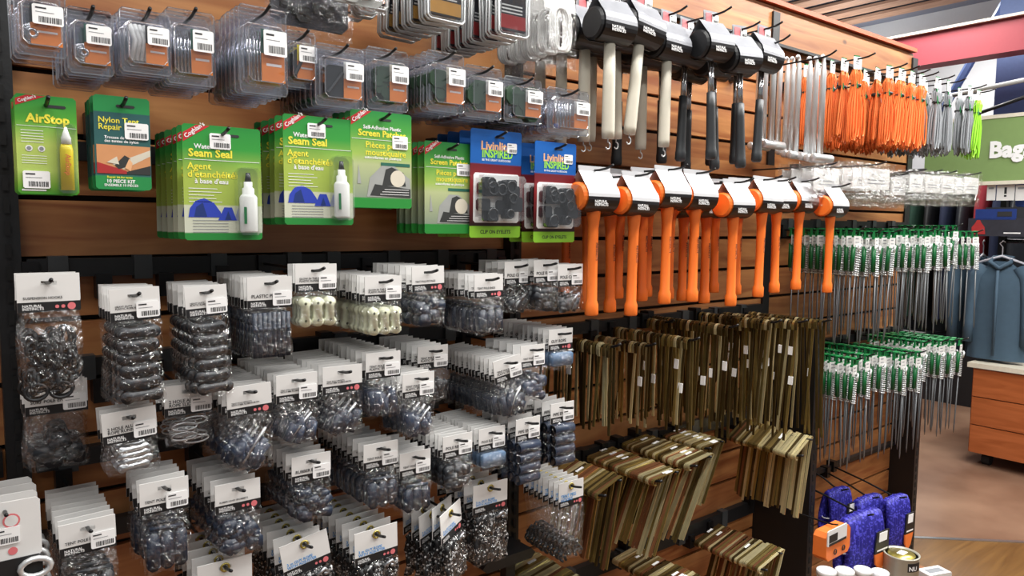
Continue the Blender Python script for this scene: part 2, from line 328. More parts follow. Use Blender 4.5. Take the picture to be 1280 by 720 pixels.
rail(2.06, 2.94, .955, 'black slotted bar behind the lower green stakes', clips=5); rail(2.06, 2.94, .5, 'thin black bar above the blue rope bundles', .014)

def hook(X, Z, L, lab, group=None, tip=.006, r=.0024, drop=0):
    m = MB(); zr = drop
    pts = [(0, 0, zr), (0, -L*.5, zr*.5), (0, -L+.03, 0), (0, -L+.012, tip*.25), (0, -L, tip*.7), (0, -L-.006, tip)]
    m.tube(pts, r, 7)
    t = thing('display_hook', 'black wire display hook ' + lab, 'hook', (X, 0, Z), (0, 0, 0), group)
    ob('prong', m.mesh('prong', 'hook_black', True), t)
    ob('back_plate', MB().box(-.011, .011, -.03, 0, -.022+zr, .016+zr).mesh('back_plate', 'hook_black'), t)
    return t

# ------------------------------------------------------------------ header bags
def bone(cx, cz, L, re, wa, vertical, n=7):
    o = []
    for sgn in (1, -1):
        for i in range(n+1):
            a = -math.pi/2+math.pi*i/n; o.append((sgn*(L/2-re+re*math.cos(a)), sgn*re*math.sin(a)))
        o.append((sgn*L*.2, sgn*wa)); o.append((-sgn*L*.2+sgn*.0, sgn*wa))
    return [(cx+(z if vertical else x), cz+(x if vertical else z)) for x, z in (o[::-1] if vertical else o)]
def c_rings(w, h):
    m = MB()
    for i in range(40):
        r = R.uniform(.008, .013); cx = R.uniform(-w*.36, w*.36); cz = -h*R.uniform(.32, .88); tl = R.uniform(-1.1, 1.1); a0 = R.uniform(0, 3)
        m.tube([(cx+r*math.cos(t)*math.cos(a0), R.uniform(-.003, .003)+r*math.cos(t)*math.sin(a0)*.4, cz+r*math.sin(t)) for t in [2*math.pi*k/12 for k in range(12)]], .0024, 5, 0, True)
    for cx in (-w*.28, w*.12): m.tube([(cx+.012*math.cos(t), -.004, -h*.93+.01*math.sin(t)) for t in [2*math.pi*k/14 for k in range(14)]], .0022, 5, 0, True)
    return m, 'rubber_black'
def c_runners(w, h):
    m = MB(); n = 6
    for i in range(n):
        cz = -h*(.06+.89*(i+.5)/n)
        m.prism(bone(R.uniform(-.002, .002), cz, w*.86, .0085, .0062, False), -.006+R.uniform(0, .003), .003, 0)
        for s in (-1, 1): m.disc(s*(w*.43-.0085), cz, .003, -.0075, 1)
    return m, ('plastic_dark', 'groove_dark')
def c_strips(w, h):
    m = MB()
    for i in range(8):
        cx = -w*.42+w*.84*(i+.5)/8; m.prism([(cx-.0028, -h*.95), (cx+.0028, -h*.95), (cx+.0028, -h*.08), (cx-.0028, -h*.08)], -.007, .003)
        m.box(cx-.0022, cx+.0022, -.0085, -.006, -h*.42, -h*.36, 1)
    m.box(-w*.44, w*.44, -.003, .002, -h*.3, -h*.2, 0)
    return m, ('plastic_navy', 'plastic_slate')
def c_cleats(w, h):
    m = MB()
    for i in range(3):
        cx = -w*.3+w*.3*i; m.prism(bone(cx, -h*.55, h*.82, .0095, .0062, True), -.006, .004, 0)
        for s in (-1, 1): m.disc(cx, -h*.55+s*(h*.41-.0095), .0022, -.0064, 1)
    return m, ('plastic_glow', 'hole_dark')
def c_tubes(w, h, col='plastic_slate', seed=1):
    q = random.Random(seed); m = MB()
    for i in range(8):
        x0 = q.uniform(-w*.36, w*.3); a = q.uniform(-.5, .8); z0 = -h*q.uniform(.82, .94); l = h*q.uniform(.35, .6)
        x1 = max(-w*.36, min(w*.36, x0+math.sin(a)*l)); m.tube([(x0, q.uniform(-.003, .003), z0), (x1, q.uniform(-.004, .002), z0+l*math.cos(a))], q.uniform(.006, .0085), 10, 0)
    m.tube([(-w*.25, -.006, -h*.8), (w*.3, -.006, -h*.25)], .0022, 6, 1)
    return m, (col, 'alu')
def c_chunks(w, h, col='plastic_navy', seed=1):
    q = random.Random(seed); m = MB()
    for i in range(13):
        cx = q.uniform(-w*.33, w*.33); cz = -h*q.uniform(.3, .86); r = q.uniform(.007, .012)
        if i % 2: m.tube([(cx-r, 0, cz-r*q.uniform(-1, 1)), (cx+r, -.003, cz+r*q.uniform(-1, 1))], r*.75, 9, 0)
        else: m.bev(cx-r, cx+r, -.006-q.uniform(0, .003), .003, cz-r, cz+r, r*.4, 0)
    return m, (col,)
def c_block(w, h, col='plastic_navy'):
    m = MB()
    for i in range(3):
        cx = -w*.28+w*.28*i; m.bev(cx-w*.13, cx+w*.13, -.008, .003, -h*.92, -h*.3, .005, 0)
    m.tube([(-w*.35, -.006, -h*.22), (w*.35, -.006, -h*.26)], .003, 6, 0)
    return m, (col,)
def c_pipes(w, h):
    m = MB(); n = 4
    for i in range(n):
        cz = -h*(.02+.96*(i+.5)/n); rr = h*.96/n*.5
        m.lathe([(rr, -w*.42), (rr, w*.42), (rr*.72, w*.42), (rr*.72, w*.3), (0, w*.3)], 'x', (0, -.001, cz), 14, 0)
        m.lathe([(rr, -w*.42), (rr*.74, -w*.42), (rr*.72, -w*.2), (0, -w*.2)], 'x', (0, -.001, cz), 14, 0)
    return m, ('plastic_slate',)
def c_pack(w, h):
    return MB().bev(-w*.44, w*.44, -.008, .004, -h*.75, -h*.1, .004), ('pack_blue',)
def c_alu_bones(w, h):
    m = MB()
    for i in range(4): m.prism(bone(R.uniform(-.004, .004), -h*(.25+.17*i), w*.6, .006, .004, False), -.004, .002, 0)
    return m, ('alu',)
def c_ovals(w, h):
    m = MB()
    for i in range(5):
        cz = -h*(.2+.15*i); cx = R.uniform(-.01, .01); m.tube([(cx+.017*math.cos(t), -.003*(i % 2), cz+.0055*math.sin(t)) for t in [2*math.pi*k/14 for k in range(14)]], .0014, 5, 0, True)
    return m, ('alu',)
def c_rope(w, h):
    m = MB()
    for i in range(11):
        cx = -w*.42+w*.84*i/10; m.tube([(cx+.0028*math.sin(k*1.9+i), -.004-.003*math.sin(k*1.3+i*2), -h*(.04+.9*k/9)) for k in range(10)], .0042, 6, 0)
    for i in range(2): m.tube([(w*.1+.012*i, -.01, -h*.1), (w*.28, -.011, -h*(.02+.1*i)), (w*.36, -.01, -h*.12)], .003, 6, 1)
    return m, ('rope_braid', 'alu')
def c_small_hooks(w, h):
    m = MB()
    for i in range(16):
        cx = R.uniform(-w*.34, w*.34); cz = -h*R.uniform(.72, .95); r = R.uniform(.006, .01)
        m.tube([(cx+r*math.cos(t), R.uniform(-.006, .003), cz+r*math.sin(t)) for t in [4.4*k/7 for k in range(8)]], .0028, 5, 0)
    return m, ('rubber_black',)

def header_mesh(w, hh, band):
    m = MB(); xs = [-w/2, -.0085, .0085, w/2]; zs = [.0105, .0025, -.0026, .0105-hh+band, .0105-hh]
    for y in (-.0007, .0007):
        for i in range(3):
            for j in range(4):
                if i == 1 and j == 1: continue
                m.quad(xs[i], xs[i+1], zs[j+1], zs[j], y, 1 if (j == 3 and y < 0) else 0)
    z0, z1 = zs[-1], zs[0]
    m.add([(-w/2, -.0007, z0), (-w/2, .0007, z0), (-w/2, .0007, z1), (-w/2, -.0007, z1)], [(0, 1, 2, 3)])
    m.add([(w/2, -.0007, z0), (w/2, .0007, z0), (w/2, .0007, z1), (w/2, -.0007, z1)], [(0, 1, 2, 3)])
    m.add([(-w/2, -.0007, z1), (w/2, -.0007, z1), (w/2, .0007, z1), (-w/2, .0007, z1)], [(0, 1, 2, 3)])
    return m
def film_mesh(w, h, dep, z0, seed=0, name='bag_film'):
    q = random.Random(seed); ph = [q.uniform(0, 6) for _ in range(6)]
    jt = {}
    def fn(u, v):
        x = (u-.5)*w*(.97+.04*math.sin(v*7+ph[0])); bul = (math.sin(math.pi*u)**.5 if 0 < u < 1 else 0)*min(1, v*2.4+.05)*(1 if v < .93 else .35)
        y = -dep*bul - .0016*math.sin(u*11+v*9+ph[1])*math.sin(v*13+ph[2]) - .001*math.sin(u*23+ph[3])*math.sin(v*21+ph[4])
        return (x+(q.uniform(-.0012, .0012) if 0 < u < 1 else 0), y-.001-q.uniform(0, .0046)*(1.35-v), z0-h*v+.002*math.sin(u*9+ph[5])*(v > .95)+(q.uniform(-.0015, .0015) if 0 < v < 1 else 0))
    return MB().grid(fn, 13, 16).mesh(name, 'bag_film', False)
def sticker_mesh(w=.028, h=.021):
    m = MB().bev(-w/2, w/2, -.0004, .0003, -h/2, h/2, .0015, 0); x = -w*.3; q = random.Random(3)
    while x < w*.4:
        bw = q.choice((.0005, .0008, .0012)); m.quad(x, x+bw, -h*.4, -h*.1, -.0006, 1); x += bw+q.choice((.0005, .0009))
    m.quad(-w*.4, -w*.05, h*.28, h*.36, -.0006, 1); m.quad(-w*.4, w*.2, h*.1, h*.13, -.0006, 2)
    return m
STICK = sticker_mesh().mesh('price_sticker', ['sticker', 'print_dark', 'print_grey'])
STICK_S = sticker_mesh(.022, .018).mesh('price_sticker', ['sticker', 'print_dark', 'print_grey'])
DOTS = MB().disc(0, 0, .0022, 0, 0, 10).disc(.0065, 0, .0022, 0, 0, 10).disc(.0155, 0, .0045, 0, 0, 14).mesh('red_dots', 'print_red')
LOGO = text('NATURAL\nINSTINCTS', .022, 'print_white', .018, lines=.78)
def bag_protos(w, hh, hb, content, title, sticker, dep=.011, seed=0, card=False):
    """front bag (with price sticker or red dots) and the plain ones hanging behind it"""
    band = .0125 if not card else .014
    head = header_mesh(w, hh, band).mesh('header_card', ['paper', 'band_black']); zb = .0105-hh
    cm, mats = content(w, hb); cm.move(0, 0, zb); cont = cm.mesh('contents', mats, True)
    fl = film_mesh(w, hb, dep, zb+.002, seed)
    k = min(1, (w-.012)/.054)
    tt = text(title, min(w*.62, .013*max(len(s) for s in title.split('\n'))**.55), 'print_blue' if card else 'print_dark', .02, lines=.85)
    base = [('header_card', head, (0, 0, 0), None), ('title', tt, (-w/2+.006, -.0012, zb+band+(.0065 if '\n' in title else .0035)), 0), ('logo', LOGO, (-w/2+.005, -.0012, zb+band*.52), 0),
            ('contents', cont, (0, 0, 0), None), ('bag', fl, (0, 0, 0), None)]
    front = list(base)
    if sticker: front.append(('price_sticker', STICK, (w/2-.0155, -.0018, zb+.014), 0))
    if not sticker or card: front.append(('red_dots', DOTS, (w/2-.025, -.0012, zb+band*.5), 0))
    if card: front.append(('grommet', GROM, (0, 0, 0), 0)); base = base + [('grommet', GROM, (0, 0, 0), 0)]
    return front, base
GROM = MB().tube([(.0055*math.cos(t), -.001, .0055*math.sin(t)) for t in [2*math.pi*k/14 for k in range(14)]], .0017, 6, 0, True).mesh('grommet', 'tin_gold', True)
def stack(protos, name, label, cat, P, D, n, s, group, tilt=0, jit=2.5, yaw=0, hooklab=None, hk=True, hz=0, tip=.006):
    for i in range(n):
        y = -(D-i*s)
        if y > -.035: break
        rz = rad(R.uniform(-jit, jit)*.8+yaw); ry = rad((tilt if i == 0 else tilt*.3)+(R.uniform(-jit, jit) if i else 0))
        place(protos[0] if i == 0 else protos[1], name, label, cat, (P.x+(R.uniform(-.002, .002) if i else 0), y, P.z), (rad(R.uniform(-1, 1)), ry, rz), group)
    if hk: hook(P.x, P.z+hz, D+.024, hooklab or 'holding the '+group, None, tip)

# px, py = middle of the front header's top edge
BAGS = [
 # px py  D   n  s    w    hh    hb   content                      title                               stick tilt label, group
 (60, 343, .25, 4, .014, .066, .046, .105, c_rings, 'SUSPENSION HOOKS', False, 0, 'clear bag of black suspension rings with white header', 'bags of suspension rings'),
 (168, 360, .25, 6, .016, .06, .043, .115, c_runners, 'HEAVY DUTY\nPLASTIC ROPE RUNNERS', True, -2, 'long bag of six black rope runners beside the suspension rings', 'rope runner bags next to the suspension rings'),
 (257, 357, .25, 8, .015, .056, .043, .115, c_runners, 'HEAVY DUTY\nPLASTIC ROPE RUNNERS', True, -3, 'long bag of six black rope runners beside the navy strips', 'rope runner bags next to the navy strips'),
 (337, 346, .25, 12, .013, .066, .046, .075, c_strips, 'PLASTIC PEGS', True, 0, 'bag of upright navy plastic strips with white header', 'bags of navy plastic strips'),
 (395, 330, .25, 3, .012, .066, .042, .055, c_cleats, 'GLOW IN THE DARK\nPLASTIC RUNNERS', True, 0, 'bag of three pale glow runners on the sparse hook by the navy strips', 'pale glow runner bags on the sparse hook'),
 (479, 345, .25, 12, .015, .066, .042, .055, c_cleats, 'GLOW IN THE DARK\nPLASTIC RUNNERS', True, 0, 'bag of three pale glow runners on the full hook', 'pale glow runner bags on the full hook'),
 (535, 333, .25, 8, .02, .064, .042, .058, lambda w, h: c_chunks(w, h, 'plastic_navy', 5), 'TENT POLE FITTINGS', False, -1, 'crinkled bag of dark navy fittings right of the pale runners', 'navy fitting bags right of the pale runners'),
 (611, 343, .25, 11, .016, .064, .042, .068, lambda w, h: c_block(w, h, 'plastic_navy'), 'TENT POLE ENDS', False, 0, 'bag of slate blue pole ends left of the rubber feet bags', 'bags of slate blue pole ends'),
 (647, 327, .22, 5, .02, .064, .044, .055, lambda w, h: c_tubes(w, h, 'plastic_dark', 4), 'POLE CLIPS', True, 0, 'bag of dark pole clips beside the slate blue pole ends', 'bags of dark pole clips'),
 (683, 325, .24, 4, .02, .062, .044, .055, lambda w, h: c_chunks(w, h, 'plastic_dark', 9), 'POLE FEET', True, 0, 'bag of dark rubber pole feet between two similar bags', 'bags of dark rubber feet'),
 (713, 330, .25, 3, .02, .064, .044, .052, lambda w, h: c_tubes(w, h, 'plastic_dark', 8), 'POLE CAPS', True, 0, 'bag of grey pole caps in front of the orange handles', 'bags of grey pole caps'),
 (70, 476, .17, 5, .018, .072, .044, .075, lambda w, h: c_chunks(w, h, 'plastic_dark', 2), 'SURF POLE ENDS', True, 0, 'shiny crinkled bag hanging below the suspension rings', 'bags below the suspension rings'),
 (161, 512, .24, 3, .02, .066, .043, .045, c_alu_bones, '2 HOLE ALUM\nROPE RUNNERS', True, -3, 'small bag of silver two hole runners below the black rope runners', 'silver two hole runner bags'),
 (235, 480, .22, 3, .02, .064, .044, .045, c_ovals, '2 HOLE ALUM\nROPE SLIDERS', True, 0, 'small bag of silver oval sliders between rope runners', 'silver oval slider bags'),
 (311, 481, .25, 10, .017, .064, .044, .085, lambda w, h: c_tubes(w, h, 'plastic_slate', 11), 'TENT POLE SPIGOTS\nWITH 9 MM ALUMINIUM PIN', False, -2, 'bag of slate tent pole spigots below the navy strips', 'spigot bags below the navy strips'),
 (371, 467, .25, 12, .016, .064, .043, .07, lambda w, h: c_tubes(w, h, 'plastic_slate', 12), 'TENT POLE SPIGOTS\nWITH 9 MM ALUMINIUM PIN', True, 0, 'bag of tent pole spigots with bright pin below the sparse pale runners', 'spigot bags below the sparse pale runners'),
 (428, 457, .25, 9, .02, .066, .043, .07, lambda w, h: c_tubes(w, h, 'plastic_navy', 13), 'TENT POLE SPIGOTS\nWITH 9 MM ALUMINIUM PIN', False, 0, 'bag of navy pole spigots left of the crinkled plastic spigots', 'navy pole spigot bags'),
 (479, 440, .25, 11, .018, .062, .043, .066, lambda w, h: c_tubes(w, h, 'plastic_slate', 14), 'TENT POLE\nPLASTIC SPIGOT', True, 0, 'crinkled bag of plastic spigots straight below the full hook of pale runners', 'plastic spigot bags below the pale runners'),
 (523, 466, .26, 5, .018, .062, .042, .068, lambda w, h: c_tubes(w, h, 'plastic_slate', 15), 'TENT POLE\nPLASTIC SPIGOT', True, 0, 'bag of plastic spigots hanging lower beside the crinkled spigots', 'lower plastic spigot bags'),
 (541, 432, .21, 8, .02, .062, .042, .06, lambda w, h: c_chunks(w, h, 'plastic_dark', 16), 'TENT POLE\nPLASTIC SPIGOT', True, 0, 'bag of dark spigots on the long bent hook below the navy fittings', 'dark spigot bags on the long bent hook'),
 (634, 447, .25, 14, .014, .064, .043, .072, lambda w, h: c_tubes(w, h, 'plastic_navy', 17), 'TENT POLE\nPLASTIC SPIGOT', True, -9, 'tilted bag of navy spigots below the slate blue pole ends', 'navy spigot bags hanging askew'),
 (666, 431, .25, 6, .022, .06, .043, .066, lambda w, h: c_chunks(w, h, 'plastic_slate', 18), 'TENT POLE ENDS', True, 0, 'crinkled bag of slate spigots beside the tilted navy spigots', 'slate spigot bags beside the tilted ones'),
 (701, 411, .25, 12, .016, .062, .042, .04, lambda w, h: c_pack(w, h), 'GUY ROPE', False, 0, 'short shiny bag with folded slate pack beside the golden pegs', 'short shiny bags beside the golden pegs'),
 (109, 650, .25, 9, .019, .064, .043, .09, lambda w, h: c_block(w, h, 'plastic_dark'), 'TENT POLE ENDS', True, -1, 'bag of black pole ends on the hook nearest the left post', 'black pole end bags'),
 (205, 600, .25, 5, .022, .062, .044, .085, lambda w, h: c_block(w, h, 'plastic_navy'), 'TENT POLE BASE', True, 0, 'bag of dark navy tent pole bases on a long bent hook', 'navy tent pole base bags'),
 (297, 602, .25, 7, .024, .064, .043, .07, lambda w, h: c_chunks(w, h, 'plastic_navy', 21), 'RUBBER HAND GROMMETS', False, 0, 'crinkled bag of navy rubber grommets with red dots on the band', 'navy rubber grommet bags'),
 (389, 568, .25, 7, .02, .062, .042, .062, lambda w, h: c_chunks(w, h, 'plastic_navy', 22), 'RUBBER BASE', True, 0, 'crinkled tapering bag of navy rubber bases above the rope cards', 'navy rubber base bags'),
 (476, 553, .25, 10, .02, .062, .042, .07, lambda w, h: c_block(w, h, 'plastic_navy'), 'TENT POLE CAPS', True, 0, 'bag of navy pole caps below the plastic spigots', 'navy pole cap bags'),
 (519, 564, .25, 6, .022, .06, .042, .065, lambda w, h: c_block(w, h, 'plastic_navy'), 'TENT POLE CAPS', True, 0, 'lower bag of navy pole caps next to a similar hook', 'lower navy pole cap bags'),
 (572, 543, .25, 11, .014, .062, .04, .06, lambda w, h: c_chunks(w, h, 'plastic_dark', 25), 'POLE RINGS', True, 0, 'bag of dark rings with very shiny crinkled plastic', 'dark ring bags with shiny plastic'),
 (615, 534, .25, 12, .013, .06, .042, .04, lambda w, h: c_pack(w, h), 'POLE SLEEVES', True, 0, 'bag with flat pale blue pack beside the pipe bags', 'flat pale blue pack bags'),
 (660, 522, .26, 5, .026, .06, .043, .085, c_pipes, 'PIPE ENDS', True, 0, 'bag of four slate blue pipe ends left of the last bag', 'pipe end bags left of the last hook'),
 (703, 503, .26, 5, .026, .06, .04, .085, c_pipes, 'PIPE ENDS', True, 0, 'bag of four slate blue pipe ends nearest the golden pegs', 'pipe end bags nearest the golden pegs'),
]
for i, (px, py, D, n, s, w, hh, hb, cf, title, st, tl, lab, grp) in enumerate(BAGS):
    P = at(px, py, D); P = Vector((P.x, P.y, P.z-.0105))
    pr = bag_protos(w, hh, hb, cf, title, st, seed=i, dep=.015 if cf is c_pipes else .011)
    stack(pr, 'header_bag', lab, 'hardware bag', P, D, n, s, grp, tilt=tl)
CARDS = [
 (281, 700, .25, 5, .03, .076, .055, .085, c_rope, '3 m GUY ROPE\nWITH ADJUSTER', 0, 0, 'rope card with grommet below the navy rubber grommets', 'rope cards below the rubber grommets'),
 (380, 672, .25, 7, .026, .076, .055, .085, c_rope, '3 m GUY ROPE\nWITH ADJUSTER', -9, 0, 'tilted guy rope card with grommet and blue lettering', 'tilted guy rope cards'),
 (470, 660, .26, 8, .024, .078, .055, .085, c_rope, '3 m GUY ROPE\nWITH ADJUSTER', -1, 0, 'straight guy rope card with brass grommet and blue lettering', 'straight guy rope cards'),
 (539, 636, .22, 3, .03, .074, .055, .085, c_rope, '3 m GUY ROPE\nWITH ADJUSTER', -4, 24, 'turned guy rope card behind another turned card', 'turned guy rope cards at the back'),
 (563, 634, .26, 2, .03, .074, .055, .085, c_rope, '3 m GUY ROPE\nWITH ADJUSTER', -6, 28, 'turned guy rope card showing braided black and white rope', 'turned guy rope cards'),
 (613, 603, .24, 5, .03, .078, .055, .1, c_rope, '3 m GUY ROPE\nWITH ADJUSTER', 0, 0, 'guy rope bag with full coil of braided black and white rope', 'braided guy rope bags'),
 (714, 601, .24, 8, .016, .068, .052, .11, c_small_hooks, 'TENT PEG\nHOOKS', 0, 0, 'tall clear bag with black hooks heaped at the bottom', 'tall clear bags of black hooks'),
]
for i, (px, py, D, n, s, w, hh, hb, cf, title, tl, yw, lab, grp) in enumerate(CARDS):
    P = at(px, py, D); P = Vector((P.x, P.y, P.z-.0105))
    stack(bag_protos(w, hh, hb, cf, title, False, seed=60+i, card=True, dep=.013), 'rope_card', lab, 'rope pack', P, D, n, s, grp, tilt=tl, yaw=yw)

# ------------------------------------------------------------------ cards with blisters
def rect(x0, y0, x1, y1, D):
    l = at(x0, (y0+y1)/2, D); r = at(x1, (y0+y1)/2, D); xm = (x0+x1)/2; t = at(xm, y0, D); b = at(xm, y1, D)
    return (l.x+r.x)/2, t.z, r.x-l.x, t.z-b.z
def card_base(w, h, pm):
    return MB().bev(-w/2, w/2, -.0008, .0008, -h, 0, .003).mesh('card', pm)
def red_flash(w, sub=None):
    return MB().poly([(-w/2, -.022), (-w/2+.004, -.0008), (-w/2+.034*w/.1, -.0008), (-w/2, -.032)], -.0011).mesh('logo_flash', 'coghlan_red')
def flash_text(w):
    me = text("Coghlan's", .030*w/.1, 'print_white', .02).copy(); c, s_ = math.cos(.66), math.sin(.66)
    for v in me.vertices: x, z = v.co.x, v.co.z; v.co = (x*c-z*s_, 0, x*s_+z*c)
    return me
def shift(proto, dz): return [(n, m, (l[0], l[1], l[2]+dz) if p is None else l, p) for n, m, l, p in proto]
HZ = .012
def slot(w): return MB().bev(-.011, .011, -.0013, -.0011, -.014, -.0105, .0015).mesh('hang_slot', 'print_dark')
def seam_card(w, h):
    pr = [('card', card_base(w, h, 'seam_print'), (0, 0, 0), None)]
    pr.append(('logo_flash', MB().poly([(-w/2+.001, -.024), (-w/2+.001, -.012), (-w/2+.018, -.0008), (-w/2+.036, -.0008)], -.0011).mesh('logo_flash', 'coghlan_red'), (0, 0, 0), 0))
    pr.append(('logo', flash_text(w), (-w/2+.005, -.0014, -.0195), 0)); pr.append(('hang_slot', slot(w), (.012, 0, 0), 0))
    pr.append(('title', text('Water Based', w*.45, 'print_white', .02), (-w*.36, -.0012, -.032), 0))
    pr.append(('title', text('Seam Seal', w*.55, 'print_yellow', .03), (-w*.43, -.0012, -.043), 0))
    pr.append(('rule_line', MB().quad(-w*.48, w*.48, -.0475, -.0468, -.0012).mesh('rule_line', 'print_white'), (0, 0, 0), 0))
    pr.append(('title', text('Agent\nd’etanchéité', w*.6, 'print_yellow', .014, lines=.85), (-w*.45, -.0012, -.06), 0))
    pr.append(('title', text("à base d'eau", w*.42, 'print_white', .02), (-w*.36, -.0012, -.079), 0))
    ln = MB()
    for k in range(5): ln.quad(-w*.44, -w*.08+.006*math.sin(k*2), -.0865-k*.0045, -.0857-k*.0045, -.0012)
    l2 = MB()
    for k in range(5): l2.quad(-w*.4, w*.05, -h*.83-k*.004, -h*.83+.0008-k*.004, -.0012)
    pr.append(('small_print', ln.mesh('small_print', 'print_white'), (0, 0, 0), 0)); pr.append(('small_print', l2.mesh('small_print', 'print_grey'), (0, 0, 0), 0))
    t = MB(); zc = -h*.80
    t.poly([(-w*.45, zc), (-w*.43, zc+.012), (-w*.36, zc+.022), (-w*.25, zc+.026), (-w*.13, zc+.02), (-w*.05, zc+.008), (-w*.02, zc)], -.0012, 0)
    t.poly([(-w*.38, zc+.001), (-w*.35, zc+.014), (-w*.27, zc+.02), (-w*.22, zc+.001)], -.0014, 1)
    t.poly([(-w*.08, zc-.004), (0, zc+.014), (w*.1, zc+.014), (w*.16, zc-.004)], -.0013, 0); t.poly([(w*.01, zc-.003), (w*.05, zc+.009), (w*.09, zc-.003)], -.0015, 1)
    pr.append(('tent_picture', t.mesh('tent_picture', ['pic_blue', 'pic_navy']), (0, 0, 0), 0))
    cx = w*.3; z0 = -h*.955; hb = h*.5
    b = MB().lathe([(.0, 0), (.0115, 0), (.0125, .002), (.0125, hb*.62), (.0105, hb*.66), (.0085, hb*.68), (.0085, hb*.78), (.006, hb*.8), (.006, hb*.9), (0, hb*.9)], 'z', (cx, -.008, z0+.004), 16, 0, 1, .6)
    pr.append(('bottle', b.mesh('bottle', 'bottle_white', True), (0, 0, 0), None)); bi = len(pr)-1
    pr.append(('nozzle', MB().lathe([(0, hb*.9), (.0048, hb*.9), (.003, hb*1.06), (0, hb*1.06)], 'z', (cx, -.008, z0+.004), 10, 0, 1, .7).mesh('nozzle', 'cap_dark', True), (0, 0, 0), bi))
    pr.append(('bottle_print', MB().quad(cx-.009, cx-.005, z0+hb*.2, z0+hb*.5, -.0162).mesh('bottle_print', 'hanger_green'), (0, 0, 0), bi))
    pr.append(('blister', MB().bev(cx-.0165, cx+.0165, -.0165, -.001, z0, z0+hb*1.2, .006).mesh('blister', 'blister_film'), (0, 0, 0), None))
    base = list(pr); pr.append(('price_sticker', STICK, (-w*.03, -.0017, -.021), 0))
    return shift(pr, HZ), shift(base, HZ)
def airstop_card(w, h):
    pr = [('card', card_base(w, h, 'airstop_print'), (0, 0, 0), None)]
    pr.append(('logo_flash', MB().poly([(-w/2+.001, -.014), (-w/2+.001, -.006), (-w/2+.012, -.0008), (-w/2+.032, -.0008)], -.0011).mesh('logo_flash', 'coghlan_red'), (0, 0, 0), 0))
    lt = text("Coghlan's", .02, 'print_white', .02).copy()
    for v in lt.vertices: x, z = v.co.x, v.co.z; v.co = (x*.92-z*.38, 0, x*.38+z*.92)
    pr.append(('logo', lt, (-w/2+.004, -.0014, -.0105), 0)); pr.append(('hang_slot', slot(w), (.01, 0, 0), 0))
    pr.append(('title', text('AirStop', w*.72, 'print_yellow', .035), (-w*.34, -.0012, -.0325), 0))
    pr.append(('rule_line', MB().quad(-w*.48, w*.48, -.0375, -.037, -.0012).mesh('rule_line', 'print_white'), (0, 0, 0), 0))
    ln = MB()
    for k in range(5): ln.quad(-w*.42, -w*.06, -.043-k*.0034, -.0423-k*.0034, -.0012, 0)
    for k in range(4): ln.quad(-w*.42, -w*.02, -.073-k*.003, -.0724-k*.003, -.0012, 0)
    for cx in (-w*.3, -w*.1): ln.disc(cx, -.064, .0038, -.0012, 0); ln.disc(cx, -.064, .0024, -.0014, 1)
    ln.quad(-w*.44, -w*.05, -h+.004, -h+.006, -.0012, 0)
    pr.append(('small_print', ln.mesh('small_print', ['print_white', 'print_grey']), (0, 0, 0), 0))
    cx = w*.3; pr.append(('glue_tube', MB().lathe([(0, -h+.006), (.0075, -h+.006), (.0072, -h+.055), (.0058, -h+.062), (0, -h+.062)], 'z', (cx, -.005, 0), 14, 0, 1, .6).mesh('glue_tube', 'tube_yellow', True), (0, 0, 0), None))
    gi = len(pr)-1
    pr.append(('nozzle', MB().lathe([(0, -h+.062), (.0058, -h+.062), (.0054, -h+.07), (.0045, -h+.072), (.0012, -h+.083), (0, -h+.083)], 'z', (cx, -.005, 0), 12, 0, 1, .7).mesh('nozzle', 'bottle_white', True), (0, 0, 0), gi))
    tv = text('AirStop', .026, 'orange_card', .02).copy()
    for v in tv.vertices: v.co = (v.co.z, 0, -v.co.x)
    pr.append(('tube_lettering', tv, (cx-.002, -.0102, -h+.05), gi))
    pr.append(('blister', MB().bev(cx-.0105, cx+.0105, -.0115, -.001, -h+.002, -h+.087, .004).mesh('blister', 'blister_film'), (0, 0, 0), None))
    base = list(pr); pr.append(('price_sticker', STICK, (-w*.2, -.0017, -h+.0175), 0))
    return shift(pr, HZ), shift(base, HZ)
